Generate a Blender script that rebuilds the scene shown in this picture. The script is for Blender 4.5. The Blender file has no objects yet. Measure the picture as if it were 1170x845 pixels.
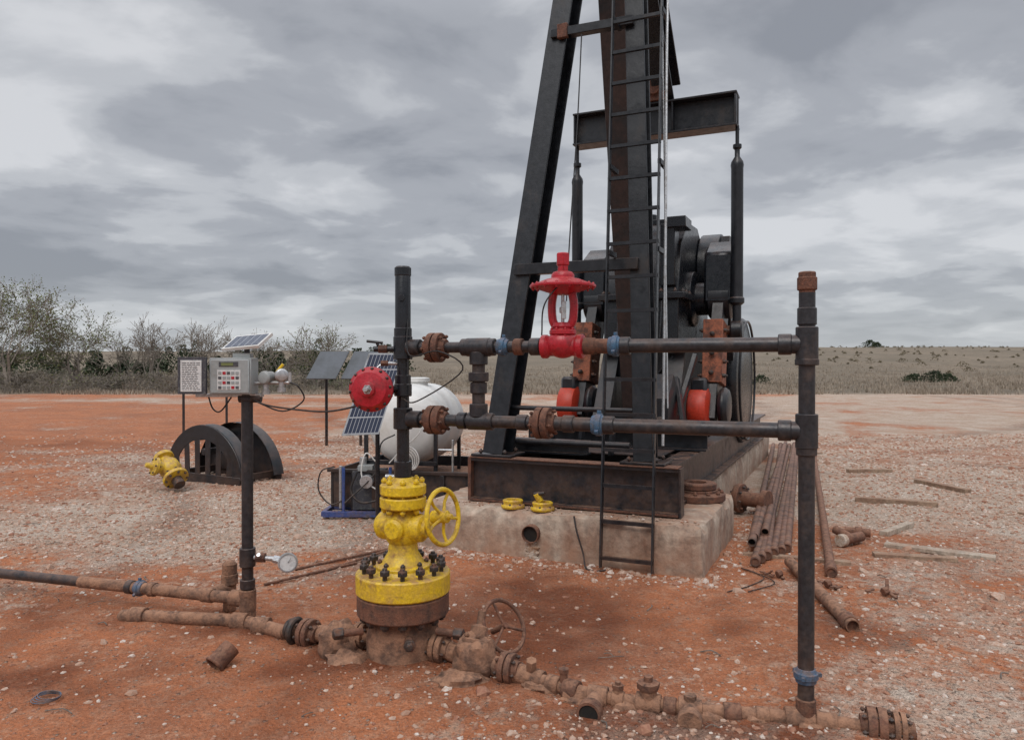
import bpy, math, random
import numpy as np
from mathutils import Vector, Matrix, noise
R = random.Random(7)
V = Vector
scene = bpy.context.scene
rad = math.radians

# ------------------------------------------------------------------ materials
class NT:
    def __init__(s, nt): s.nt = nt; s.n = nt.nodes; s.l = nt.links
    def new(s, t, **kw):
        n = s.n.new(t)
        for k, v in kw.items(): setattr(n, k, v)
        return n
    def link(s, a, b): s.l.new(a, b)
    def val(s, sock, v):
        if hasattr(v, 'links') or isinstance(v, bpy.types.NodeSocket): s.l.new(v, sock)
        else: sock.default_value = v
    def math(s, op, a, b=0.0, clamp=False):
        n = s.n.new('ShaderNodeMath'); n.operation = op; n.use_clamp = clamp
        s.val(n.inputs[0], a); s.val(n.inputs[1], b); return n.outputs[0]
    def mix(s, f, a, b):
        n = s.n.new('ShaderNodeMix'); n.data_type = 'RGBA'
        s.val(n.inputs[0], f)
        for sock, v in ((n.inputs[6], a), (n.inputs[7], b)):
            if isinstance(v, tuple): sock.default_value = (*v[:3], 1)
            else: s.l.new(v, sock)
        return n.outputs[2]
    def noise(s, vec, scale, detail=5, rough=.6, dist=0.0):
        n = s.n.new('ShaderNodeTexNoise'); s.l.new(vec, n.inputs['Vector'])
        n.inputs['Scale'].default_value = scale; n.inputs['Detail'].default_value = detail
        n.inputs['Roughness'].default_value = rough; n.inputs['Distortion'].default_value = dist
        return n.outputs[0]
    def rng(s, v, a, b, c=0.0, d=1.0):
        n = s.n.new('ShaderNodeMapRange'); s.val(n.inputs[0], v)
        for i, x in enumerate((a, b, c, d)): n.inputs[i+1].default_value = x
        return n.outputs[0]

def new_mat(name):
    m = bpy.data.materials.new(name); m.use_nodes = True
    t = NT(m.node_tree); t.n.clear()
    o = t.new('ShaderNodeOutputMaterial'); b = t.new('ShaderNodeBsdfPrincipled')
    t.link(b.outputs[0], o.inputs[0])
    return m, t, b

DUST = (.36, .19, .115)
def paint(name, c1, c2, lo=.5, hi=.62, scale=5, rough=.45, rough2=.8, metal=0.0, bump=.15, dust=.5, fine=.35, spec=.5, lowz=.55, lowk=.55, streak=0.0):
    m, t, b = new_mat(name)
    tc = t.new('ShaderNodeTexCoord'); geo = t.new('ShaderNodeNewGeometry')
    vec = tc.outputs['Object']
    n1 = t.noise(vec, scale, 5, .68)
    if streak:
        mp = t.new('ShaderNodeMapping'); mp.inputs['Scale'].default_value = (1,1,.12); t.link(vec, mp.inputs[0])
        n1 = t.math('ADD', t.math('MULTIPLY', n1, 1-streak), t.math('MULTIPLY', t.noise(mp.outputs[0], scale*3, 3, .6), streak))
    f = t.rng(n1, lo, hi)
    col = t.mix(f, c1, c2)
    n2 = t.noise(vec, scale*7, 3, .7)
    hsv = t.new('ShaderNodeHueSaturation'); t.link(col, hsv.inputs['Color'])
    t.link(t.rng(n2, .3, .7, 1-fine, 1+fine), hsv.inputs['Value'])
    col = hsv.outputs[0]
    if dust > 0:
        sx = t.new('ShaderNodeSeparateXYZ'); t.link(geo.outputs['Normal'], sx.inputs[0])
        sp = t.new('ShaderNodeSeparateXYZ'); t.link(geo.outputs['Position'], sp.inputs[0])
        up = t.rng(sx.outputs[2], .2, 1.0)
        n3 = t.noise(vec, scale*2.3, 3, .7)
        low = t.rng(sp.outputs[2], lowz, 0.0, 0, lowk)
        k = t.math('ADD', t.math('MULTIPLY', up, .8), low)
        k = t.math('MULTIPLY', k, t.rng(n3, .35, .62))
        k = t.math('MULTIPLY', k, dust, True)
        col = t.mix(k, col, DUST)
    t.link(col, b.inputs['Base Color'])
    r = t.rng(n1, lo, hi, rough, rough2)
    r = t.math('ADD', r, t.rng(n2, .3, .7, -.08, .08))
    t.link(r, b.inputs['Roughness'])
    b.inputs['Metallic'].default_value = metal
    b.inputs['Specular IOR Level'].default_value = spec
    if bump > 0:
        bp = t.new('ShaderNodeBump'); bp.inputs['Strength'].default_value = bump; bp.inputs['Distance'].default_value = .01
        t.link(t.math('ADD', n2, n1), bp.inputs['Height']); t.link(bp.outputs[0], b.inputs['Normal'])
    return m

M = {}
M['black'] = paint('black_painted_steel', (.012,.014,.018), (.042,.032,.028), .56, .74, 2.2, .36, .75, dust=.26, fine=.4, streak=.35)
M['skidp'] = paint('dusty_skid_paint', (.012,.013,.017), (.055,.036,.028), .56, .74, 2.6, .4, .8, dust=.42, fine=.4, lowz=.95, lowk=.7)
M['blackg'] = paint('black_gloss_steel', (.010,.012,.016), (.03,.026,.025), .58, .75, 3, .28, .65, dust=.22)
M['pipe'] = paint('dark_pipe', (.030,.030,.034), (.085,.058,.047), .50, .70, 6, .38, .75, .25, dust=.3, streak=.2)
M['rust'] = paint('rusted_steel', (.15,.06,.035), (.07,.036,.027), .42, .62, 14, .75, .9, bump=.5, dust=.5)
M['brownrust'] = paint('brown_rust_beam', (.04,.022,.018), (.015,.014,.015), .45, .65, 3, .6, .6, dust=.1)
M['dirtpipe'] = paint('dirt_caked_pipe', (.10,.055,.038), (.27,.14,.085), .42, .6, 9, .85, .95, bump=.8, dust=.85)
M['orange'] = paint('orange_primer', (.29,.085,.038), (.10,.045,.032), .48, .62, 7, .6, .85, dust=.25, bump=.3)
M['yellow'] = paint('yellow_paint', (.70,.47,.014), (.30,.17,.042), .52, .68, 8, .42, .8, dust=.75, fine=.24, lowz=.75, lowk=1.0, bump=.35)
M['red'] = paint('red_paint', (.40,.012,.024), (.17,.02,.022), .53, .72, 9, .33, .6, dust=.25, fine=.22)
M['redor'] = paint('red_orange_paint', (.50,.042,.018), (.26,.035,.02), .54, .72, 7, .45, .7, dust=.2, fine=.18)
M['blue'] = paint('blue_paint', (.035,.10,.18), (.08,.08,.09), .46, .64, 14, .5, .8, dust=.45)
M['bluer'] = paint('blue_frame_paint', (.02,.06,.22), (.06,.07,.11), .52, .7, 6, .45, .8, dust=.35)
M['bolt'] = paint('oily_bolt', (.03,.025,.024), (.12,.055,.035), .5, .62, 20, .5, .85, dust=.25)
M['concrete'] = paint('stained_concrete', (.44,.36,.285), (.22,.125,.085), .40, .66, 2.0, .9, .95, bump=.8, dust=.8, fine=.34, lowz=.3, lowk=1.0, streak=.4)
M['white'] = paint('white_poly', (.72,.72,.70), (.56,.53,.48), .5, .75, 2, .4, .6, dust=.15, fine=.05, bump=.02)
M['grey'] = paint('grey_enclosure', (.30,.32,.32), (.22,.22,.21), .55, .7, 5, .45, .6, dust=.2, fine=.08, bump=.02)
M['paper'] = paint('printed_sheet', (.62,.62,.61), (.5,.5,.5), .5, .6, 30, .6, .6, dust=0, fine=.1, bump=0)
M['ink'] = paint('ink', (.05,.05,.06), (.1,.1,.1), .5, .6, 30, .6, .6, dust=0, bump=0)
M['chrome'] = paint('galvanised', (.5,.51,.52), (.3,.29,.28), .5, .65, 12, .32, .5, .7, dust=.15, fine=.12)
M['wood'] = paint('weathered_wood', (.33,.24,.17), (.2,.13,.09), .42, .6, 6, .85, .9, dust=.4, bump=.4)
M['woodl'] = paint('pale_wood', (.42,.36,.29), (.28,.22,.17), .45, .65, 6, .85, .9, dust=.3, bump=.3)
M['rubber'] = paint('black_rubber', (.012,.012,.013), (.03,.03,.03), .5, .7, 8, .55, .7, dust=.25)
M['tub'] = paint('tubing_rust', (.13,.06,.042), (.06,.042,.038), .4, .6, 5, .65, .85, dust=.4, bump=.2)
M['hole'] = paint('dark_interior', (.012,.01,.009), (.02,.015,.01), .5, .7, 8, .9, .9, dust=0)
M['greyp'] = paint('panel_back', (.09,.10,.115), (.06,.065,.07), .4, .7, 2, .5, .6, dust=.0, fine=.1)
M['coppery'] = paint('lime_deposit', (.50,.43,.36), (.3,.18,.11), .4, .6, 16, .9, .9, dust=.1, bump=.5)
M['bark'] = paint('bark', (.20,.17,.14), (.12,.10,.085), .4, .6, 9, .9, .95, dust=0, bump=0)
M['barkl'] = paint('bark_pale', (.27,.235,.20), (.17,.145,.12), .4, .6, 9, .9, .95, dust=0, bump=0)
def leafmat(name, a, b2):
    m, t, b = new_mat(name)
    geo = t.new('ShaderNodeNewGeometry'); wn = t.new('ShaderNodeTexWhiteNoise'); wn.noise_dimensions = '1D'
    t.link(geo.outputs['Random Per Island'], wn.inputs['W'])
    n = t.noise(geo.outputs['Position'], .5, 2, .7)
    c = t.mix(t.math('ADD', t.math('MULTIPLY', wn.outputs['Value'], .55), t.rng(n, .35, .65, -.1, .55), True), a, b2)
    t.link(c, b.inputs['Base Color']); b.inputs['Roughness'].default_value = .8
    b.inputs['Specular IOR Level'].default_value = .2
    return m
M['leaf'] = leafmat('spring_leaf', (.085,.105,.04), (.20,.215,.09))
M['leafd'] = leafmat('cedar_leaf', (.022,.032,.018), (.06,.075,.04))
M['brushl'] = leafmat('brush_leaf', (.13,.11,.07), (.23,.19,.13))
M['grass'] = leafmat('dry_grass', (.21,.165,.125), (.38,.315,.245))
m, t, b = new_mat('solar_cells')
uv = t.new('ShaderNodeUVMap')
bk = t.new('ShaderNodeTexBrick', offset=0.0)
t.link(uv.outputs[0], bk.inputs['Vector'])
bk.inputs['Color1'].default_value = (.03,.04,.075,1); bk.inputs['Color2'].default_value = (.045,.055,.09,1)
bk.inputs['Mortar'].default_value = (.42,.44,.47,1); bk.inputs['Scale'].default_value = 1
bk.inputs['Brick Width'].default_value = 1/5; bk.inputs['Row Height'].default_value = 1/9; bk.inputs['Mortar Size'].default_value = .008
t.link(bk.outputs[0], b.inputs['Base Color']); b.inputs['Roughness'].default_value = .18
M['solar'] = m

# ------------------------------------------------------------------ mesh builder
def perp(d):
    a = V((0,0,1)) if abs(d.z) < .9 else V((1,0,0))
    x = d.cross(a).normalized(); return x, d.cross(x).normalized()

class Obj:
    def __init__(s, name, loc=(0,0,0), mat=None, bevel=.003):
        s.name = name; s.M = mat or Matrix.Identity(4); s.loc = V(loc); s.parts = []; s.bevel = bevel
        s.cur = None
    def part(s, n, bevel=None):
        s.cur = dict(name=n, v=[], f=[], m=[], bevel=s.bevel if bevel is None else bevel, uv={}); s.parts.append(s.cur); return s
    def add(s, vs, fs, mat):
        c = s.cur; o = len(c['v'])
        c['v'] += [s.M @ V(v) for v in vs]
        c['f'] += [tuple(i+o for i in f) for f in fs]; c['m'] += [mat]*len(fs)
    def lathe(s, p, axis, prof, mat, seg=24):
        p = V(p); d = V(axis).normalized(); x, y = perp(d)
        vs, rings, fs = [], [], []
        for r, h in prof:
            if r < 1e-6: rings.append([len(vs)]); vs.append(p+d*h)
            else:
                rings.append(list(range(len(vs), len(vs)+seg)))
                for i in range(seg):
                    a = 2*math.pi*i/seg; vs.append(p+d*h+(x*math.cos(a)+y*math.sin(a))*r)
        for A, B in zip(rings, rings[1:]):
            for i in range(seg):
                j = (i+1) % seg
                if len(A) == 1 and len(B) == 1: continue
                if len(A) == 1: fs.append((A[0], B[i], B[j]))
                elif len(B) == 1: fs.append((A[i], B[0], A[j]))
                else: fs.append((A[i], B[i], B[j], A[j]))
        if len(rings[0]) > 1: fs.append(tuple(rings[0]))
        if len(rings[-1]) > 1: fs.append(tuple(reversed(rings[-1])))
        s.add(vs, fs, mat)
    def cyl(s, p0, p1, r, mat, seg=20, r1=None):
        p0, p1 = V(p0), V(p1); d = p1-p0
        s.lathe(p0, d, [(r,0),(r if r1 is None else r1,d.length)], mat, seg)
    def openpipe(s, p0, p1, r, mat, wall=.006, seg=20):
        d = V(p1)-V(p0); L = d.length
        s.lathe(p0, d, [(r-wall,.1*min(L,.8)),(r-wall,0),(r,0),(r,L),(r-wall,L),(r-wall,L-.1*min(L,.8))], mat, seg)
        s.lathe(p0, d, [(r-wall-.001,.09*min(L,.8)),(r-wall-.001,.1*min(L,.8))], M['hole'], seg)
        s.lathe(p0, d, [(r-wall-.001,L-.1*min(L,.8)),(r-wall-.001,L-.09*min(L,.8))], M['hole'], seg)
    def collar(s, p, axis, r, L, mat, seg=24, lip=.004):
        s.lathe(p, axis, [(r-lip,-L/2),(r,-L/2+lip),(r,L/2-lip),(r-lip,L/2)], mat, seg)
    def obox(s, p0, p1, w, h, mat, up=(0,0,1), w1=None, h1=None):
        p0, p1 = V(p0), V(p1); d = (p1-p0).normalized(); sd = d.cross(V(up)).normalized(); u = sd.cross(d)
        w1 = w if w1 is None else w1; h1 = h if h1 is None else h1
        vs = []
        for p, ww, hh in ((p0,w,h),(p1,w1,h1)):
            for a, b in ((-1,-1),(1,-1),(1,1),(-1,1)): vs.append(p+sd*(a*ww/2)+u*(b*hh/2))
        s.add(vs, [(0,1,2,3),(7,6,5,4),(0,4,5,1),(1,5,6,2),(2,6,7,3),(3,7,4,0)], mat)
    def box(s, lo, hi, mat):
        (a,b,c),(d,e,f) = lo, hi
        vs = [(a,b,c),(d,b,c),(d,e,c),(a,e,c),(a,b,f),(d,b,f),(d,e,f),(a,e,f)]
        s.add(vs, [(0,3,2,1),(4,5,6,7),(0,1,5,4),(1,2,6,5),(2,3,7,6),(3,0,4,7)], mat)
    def ibeam(s, p0, p1, w, h, mat, tf=.018, tw=.014, up=(0,0,1)):
        p0, p1 = V(p0), V(p1); d = (p1-p0).normalized(); sd = d.cross(V(up)).normalized(); u = sd.cross(d)
        s.obox(p0+u*(h/2-tf/2), p1+u*(h/2-tf/2), w, tf, mat, up)
        s.obox(p0-u*(h/2-tf/2), p1-u*(h/2-tf/2), w, tf, mat, up)
        s.obox(p0, p1, tw, h-2*tf, mat, up)
    def prism(s, prof, a0, a1, mat):
        n = len(prof)
        vs = [(a0,y,z) for y,z in prof]+[(a1,y,z) for y,z in prof]
        fs = [tuple(range(n)), tuple(reversed(range(n,2*n)))]+[(i,i+n,(i+1)%n+n,(i+1)%n) for i in range(n)]
        s.add(vs, fs, mat)
    def torus(s, p, axis, Rr, r, mat, seg=32, ss=10, arc=(0,2*math.pi)):
        p = V(p); d = V(axis).normalized(); x, y = perp(d); vs = []; fs = []
        full = abs(arc[1]-arc[0]-2*math.pi) < 1e-3; n = seg if full else seg+1
        for i in range(n):
            a = arc[0]+(arc[1]-arc[0])*i/seg; e = x*math.cos(a)+y*math.sin(a)
            for j in range(ss):
                b = 2*math.pi*j/ss; vs.append(p+e*(Rr+r*math.cos(b))+d*(r*math.sin(b)))
        for i in range(seg):
            i2 = (i+1) % n
            for j in range(ss):
                j2 = (j+1) % ss; fs.append((i*ss+j,i2*ss+j,i2*ss+j2,i*ss+j2))
        s.add(vs, fs, mat)
    def tube(s, pts, r, mat, seg=8, sub=6):
        pts = [V(q) for q in pts]; P = []
        if sub > 1 and len(pts) > 2:
            q = [pts[0]*2-pts[1]]+pts+[pts[-1]*2-pts[-2]]
            for i in range(1, len(q)-2):
                for k in range(sub):
                    t = k/sub; a,b,c,d = q[i-1:i+3]
                    P.append(.5*((2*b)+(c-a)*t+(2*a-5*b+4*c-d)*t*t+(3*b-a-3*c+d)*t**3))
            P.append(pts[-1])
        else: P = pts
        vs, fs = [], []; x = None
        for i, p in enumerate(P):
            d = (P[min(i+1,len(P)-1)]-P[max(i-1,0)]).normalized()
            if x is None: x, y = perp(d)
            else:
                x = (x-d*x.dot(d)).normalized(); y = d.cross(x)
            for j in range(seg):
                a = 2*math.pi*j/seg; vs.append(p+(x*math.cos(a)+y*math.sin(a))*r)
        for i in range(len(P)-1):
            for j in range(seg):
                j2 = (j+1)%seg; fs.append((i*seg+j,i*seg+j2,(i+1)*seg+j2,(i+1)*seg+j))
        fs.append(tuple(range(seg))); fs.append(tuple(range((len(P)-1)*seg,len(P)*seg)))
        s.add(vs, fs, mat)
    def ball(s, p, rx, ry, rz, mat, seg=20, nz=0.0, seed=0):
        vs, fs = [], []; n = seg//2; p = V(p)
        for i in range(n+1):
            th = math.pi*i/n
            for j in range(seg):
                ph = 2*math.pi*j/seg; q = V((math.sin(th)*math.cos(ph), math.sin(th)*math.sin(ph), math.cos(th)))
                k = 1+nz*noise.noise(q*2.2+V((seed,0,0)))
                vs.append(p+V((q.x*rx,q.y*ry,q.z*rz))*k)
        for i in range(n):
            for j in range(seg):
                j2=(j+1)%seg; fs.append((i*seg+j,(i+1)*seg+j,(i+1)*seg+j2,i*seg+j2))
        s.add(vs, fs, mat)
    def bolts(s, p, axis, Rr, n, r, L, mat, nut=True, ph=.13):
        p = V(p); d = V(axis).normalized(); x, y = perp(d)
        for i in range(n):
            a = 2*math.pi*i/n+ph; q = p+(x*math.cos(a)+y*math.sin(a))*Rr
            s.lathe(q-d*L/2, d, [(r*.55,0),(r*.55,r*.5),(r,r*.5),(r,r*1.5),(r*.5,r*1.5),(r*.5,L-r*1.5),(r,L-r*1.5),(r,L-r*.5),(r*.55,L-r*.5),(r*.55,L)], mat, 6)
    def flange(s, p, axis, r, t, n, mat, bm, gap=.008):
        p = V(p); d = V(axis).normalized(); h = t/2
        s.lathe(p, d, [(r*.55,-h-r*.35),(r*.62,-h),(r*.97,-h),(r,-h+.004),(r,-gap/2),(r*.8,-gap/2),(r*.8,gap/2),(r,gap/2),(r,h-.004),(r*.97,h),(r*.62,h),(r*.55,h+r*.35)], mat, 28)
        s.bolts(p, d, r*.8, n, r*.13, t+r*.62, bm)
    def union(s, p, axis, r, mat):
        p = V(p); d = V(axis).normalized(); x, y = perp(d)
        s.lathe(p, d, [(r*1.05,-r*.9),(r*1.25,-r*.85),(r*1.35,-r*.3),(r*1.5,-r*.28),(r*1.5,r*.45),(r*1.3,r*.5),(r*1.1,r*.95)], mat, 20)
        for k in range(3):
            a = 2*math.pi*k/3+.5; e = x*math.cos(a)+y*math.sin(a)
            s.obox(p+e*r*1.35+d*r*.08, p+e*r*1.95+d*r*.08, r*.45, r*.5, mat, up=tuple(d))
    def finish(s):
        import bmesh
        e = None
        if len(s.parts) > 1:
            e = bpy.data.objects.new(s.name, None); scene.collection.objects.link(e); e.location = s.loc; e.empty_display_size=.1
        for c in s.parts:
            me = bpy.data.meshes.new(c['name']); me.from_pydata([v-s.loc for v in c['v']], [], c['f'])
            mats = []
            for mm in c['m']:
                if mm not in mats: mats.append(mm)
            for mm in mats: me.materials.append(mm)
            me.polygons.foreach_set('material_index', [mats.index(mm) for mm in c['m']])
            me.polygons.foreach_set('use_smooth', [True]*len(me.polygons))
            me.update()
            bm = bmesh.new(); bm.from_mesh(me); bmesh.ops.recalc_face_normals(bm, faces=bm.faces); bm.to_mesh(me); bm.free()
            me.set_sharp_from_angle(angle=rad(34))
            if M['solar'] in mats:
                uvl = me.uv_layers.new(name='UVMap')
                for p in me.polygons:
                    if len(p.loop_indices) == 4:
                        for li, q in zip(p.loop_indices, ((0,0),(1,0),(1,1),(0,1))): uvl.data[li].uv = q
            o = bpy.data.objects.new(c['name'] if e else s.name, me); scene.collection.objects.link(o)
            if e: o.parent = e
            else: o.location = s.loc
            if c['bevel'] > 0:
                b = o.modifiers.new('bevel','BEVEL'); b.width = c['bevel']; b.segments = 1; b.limit_method='ANGLE'; b.angle_limit = rad(50)
        return e

def mesh_np(name, v, f, mats, mi=None, smooth=False):
    v = np.asarray(v, np.float32); f = np.asarray(f, np.int32); k = f.shape[1]
    me = bpy.data.meshes.new(name)
    me.vertices.add(len(v)); me.vertices.foreach_set('co', v.ravel())
    me.loops.add(f.size); me.loops.foreach_set('vertex_index', f.ravel())
    me.polygons.add(len(f)); me.polygons.foreach_set('loop_start', np.arange(0, f.size, k, dtype=np.int32))
    for mm in mats: me.materials.append(mm)
    if mi is not None: me.polygons.foreach_set('material_index', np.asarray(mi, np.int32))
    me.polygons.foreach_set('use_smooth', np.full(len(f), smooth))
    me.update(calc_edges=True); me.validate()
    o = bpy.data.objects.new(name, me); scene.collection.objects.link(o); return o

# ------------------------------------------------------------------ terrain
def ss(a, b, x):
    t = min(1, max(0, (x-a)/(b-a))); return t*t*(3-2*t)
def nz(x, y, s, seed=0.0): return noise.noise(V((x*s, y*s, seed)))
WH = (-.615, 4.2)
def tracks(x, y):
    k = 0
    for cx, cy, r0 in ((-14,4,11.0),(-14,4,12.9),(-2,38,24.0),(-2,38,25.9),(-9,33,17.5),(-9,33,19.4),(14,30,19),(14,30,20.9)):
        d = abs(math.hypot(x-cx,y-cy)-r0+.25*nz(x,y,.3,50)); w = .20+.012*max(y,0)
        if d < 2*w and y < 40: k = max(k, math.exp(-(d/w)**2)*(.65+.5*nz(x,y,.7,51)))
    return k
def hgt(x, y):
    z = 0.0
    d = math.hypot(x, y)
    if y > 40:
        side = ss(-60, 60, x)
        z += ss(48, 300, y)*(6.3+1.9*side) + ss(50,120,y)*nz(x,y,.02,3)*1.1
        z += ss(41, 47, y)*.15*nz(x,y,.3,9)
    if d > 330: z -= ss(330, 1500, d)*4
    if d < 60:
        z += .03*nz(x,y,.35,1)*min(1, d/4+.3) + .014*nz(x,y,1.6,2)+.010*nz(x,y,5,5)
        if d < 16: z += .006*nz(x,y,13,6)
    if 5 < d < 50 and y > 2: z -= .02*tracks(x,y)
    r = math.hypot(x-WH[0], y-WH[1])
    z += .035*math.exp(-(r/.5)**2)
    return z
def gravel(x, y):
    n = nz(x,y,.25,11)*.9 + nz(x,y,.9,12)*.55
    g = .46+n*.8; q = x/max(y,1)
    g += .52*math.exp(-((y-8.2)/2.4)**2)*ss(-.3,-1.6,x)
    g += .34*ss(1.2, 2.4, x)*ss(14,8,y)
    g += .45*ss(.22,.40, q)*ss(10,18,y)
    g += .28*math.exp(-((x-(-.8))/4)**2)*ss(8.5,13,y)
    g -= .38*ss(-.15,-.4,q)*ss(10.5,13,y)*ss(40,24,y)*(0.75+.9*nz(x,y,.1,20))
    g -= .66*math.exp(-(((x-.6)/1.2)**2+((y-4.8)/1.05)**2))
    g -= .14*ss(6.0,5.0,y)*ss(-.3,-1.2,x)
    g -= .08*ss(5.5,4.0,y)
    return min(1, max(0, g))
def damp(x, y):
    k = .6*tracks(x,y)
    for cx,cy,rx,ry,a in ((-.1,4.3,.6,.4,1.1),(-.9,4.05,.6,.32,.7),(.15,4.8,.8,.3,.8),(1.36,3.4,.35,.2,.6),(-1.7,4.6,.6,.25,.6),(.1,5.5,.5,.35,.6),(-2.5,3.9,1.0,.4,.5),(.6,3.5,.8,.2,.5)):
        k = max(k, a*math.exp(-(((x-cx)/rx)**2+((y-cy)/ry)**2))*(1+1.3*nz(x,y,3.5,60)))
    k += .55*ss(.05,.4,nz(x,y,.7,61)+.35*nz(x,y,2.6,62))*ss(8,4.5,y)
    return min(1,max(0,k))
def axis_pts(lo, a, b, hi, st, gr):
    r = list(np.arange(a, b+1e-6, st)); x = b; s = st
    while x < hi: s *= gr; x += s; r.append(x)
    x = a; s = st
    while x > lo: s *= gr; x -= s; r.insert(0, x)
    return r
xs = axis_pts(-3000, -3.6, 3.6, 3000, .05, 1.04); ys = axis_pts(-300, 2.4, 8.0, 3500, .05, 1.03)
nx, ny = len(xs), len(ys)
vv = np.zeros((ny, nx, 3), np.float32); ga = np.zeros((ny, nx), np.float32); gr = np.zeros((ny, nx), np.float32); da = np.zeros((ny, nx), np.float32)
for j, y in enumerate(ys):
    for i, x in enumerate(xs):
        vv[j,i] = (x, y, hgt(x,y))
        if -6 < y < 60 and abs(x) < 70: ga[j,i] = gravel(x,y); da[j,i] = damp(x,y) if y > 0 else 0
        else: ga[j,i] = .5
        e = 41.5+2.5*nz(x,y,.12,31)+1.5*nz(x,y,.6,32)
        gr[j,i] = max(ss(e-1.2, e+1.5, y), ss(40,46,-y), ss(60,70,abs(x)))
idx = np.arange(nx*ny).reshape(ny, nx)
ff = np.stack([idx[:-1,:-1], idx[:-1,1:], idx[1:,1:], idx[1:,:-1]], -1).reshape(-1,4)
m, t, b = new_mat('dirt_and_gravel')
geo = t.new('ShaderNodeNewGeometry'); P = geo.outputs['Position']
at = t.new('ShaderNodeAttribute', attribute_name='gravel'); ag = t.new('ShaderNodeAttribute', attribute_name='grassy'); ad = t.new('ShaderNodeAttribute', attribute_name='damp')
n1 = t.noise(P, 1.3, 6, .65); n2 = t.noise(P, 9, 6, .74); n3 = t.noise(P, .35, 4, .6); n4 = t.noise(P, 60, 3, .7)
red = t.mix(t.rng(n1, .38, .62), (.47,.175,.083), (.34,.135,.072))
red = t.mix(t.rng(n2, .48, .66), red, (.50,.26,.16))
red = t.mix(t.rng(n3, .48, .68, 0, .5), red, (.27,.12,.075))
pale = t.mix(t.rng(n2, .38, .62), (.60,.475,.38), (.42,.28,.20))
pale = t.mix(t.rng(n1, .45, .66, 0, .75), pale, (.64,.54,.45))
gf = t.math('ADD', at.outputs['Fac'], t.math('MULTIPLY', t.math('SUBTRACT', n2, .5), 1.8))
gf = t.math('ADD', gf, t.math('MULTIPLY', t.math('SUBTRACT', n1, .5), 1.1))
gf = t.rng(gf, .32, .80)
col = t.mix(gf, red, pale)
vo = t.new('ShaderNodeTexVoronoi'); t.link(P, vo.inputs['Vector']); vo.inputs['Scale'].default_value = 42
sc = t.new('ShaderNodeSeparateColor'); t.link(vo.outputs['Color'], sc.inputs[0])
st = t.math('MULTIPLY', t.math('GREATER_THAN', sc.outputs[0], t.rng(gf, 0, 1, .93, .5)), t.rng(vo.outputs['Distance'], .5, .2))
col = t.mix(t.math('MULTIPLY', st, .8), col, t.mix(sc.outputs[1], (.62,.53,.44), (.33,.21,.16)))
vo2 = t.new('ShaderNodeTexVoronoi'); t.link(P, vo2.inputs['Vector']); vo2.inputs['Scale'].default_value = 120
sc2 = t.new('ShaderNodeSeparateColor'); t.link(vo2.outputs['Color'], sc2.inputs[0])
st2 = t.math('MULTIPLY', t.math('GREATER_THAN', sc2.outputs[0], t.rng(gf,0,1,.85,.55)), t.rng(vo2.outputs['Distance'], .5, .2))
col = t.mix(t.math('MULTIPLY', st2, .65), col, t.mix(sc2.outputs[1], (.64,.54,.45), (.22,.11,.08)))
dk = t.math('MULTIPLY', t.rng(t.math('ADD', ad.outputs['Fac'], t.math('MULTIPLY', t.math('SUBTRACT', n2, .5), .8)), .12, .7), .85)
mulc = t.new('ShaderNodeMix', data_type='RGBA', blend_type='MULTIPLY'); t.link(dk, mulc.inputs[0]); t.link(col, mulc.inputs[6]); mulc.inputs[7].default_value = (.47,.39,.37,1); col = mulc.outputs[2]
hs = t.new('ShaderNodeHueSaturation'); t.link(col, hs.inputs['Color']); t.link(t.rng(n4,.3,.7,.72,1.26), hs.inputs['Value']); col = hs.outputs[0]
g1 = t.noise(P, .05, 4, .7); g2 = t.noise(P, .6, 6, .75)
gc = t.mix(t.rng(g1,.4,.62), (.255,.205,.155), (.18,.15,.115)); gc = t.mix(t.rng(g2,.45,.62), gc, (.15,.125,.092)); gc = t.mix(t.rng(g2,.56,.68,0,.7), gc, (.33,.25,.19))
col = t.mix(ag.outputs['Fac'], col, gc)
t.link(col, b.inputs['Base Color']); b.inputs['Roughness'].default_value = .95; b.inputs['Specular IOR Level'].default_value = .15
bp = t.new('ShaderNodeBump'); bp.inputs['Strength'].default_value = 1.0; bp.inputs['Distance'].default_value = .045
hh = t.math('ADD', t.math('ADD', n2, t.math('MULTIPLY', n4, .35)), t.math('ADD', t.math('MULTIPLY', st, .4), t.math('MULTIPLY', st2, .15)))
t.link(hh, bp.inputs['Height']); t.link(bp.outputs[0], b.inputs['Normal'])
ground = mesh_np('ground', vv.reshape(-1,3), ff, [m], smooth=True)
for nm, arr in (('gravel', ga), ('grassy', gr), ('damp', da)):
    a = ground.data.attributes.new(nm, 'FLOAT', 'POINT'); a.data.foreach_set('value', arr.ravel())

# yard axes of the pump unit (x right, y back)
th_ = math.atan2(.415,.91)
PJ = Matrix.Translation((1.35,6.04,0)) @ Matrix.Rotation(-th_, 4, 'Z')
PJi = PJ.inverted()
pw = lambda a,b2,c: tuple(PJ @ V((a,b2,c)))
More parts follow.
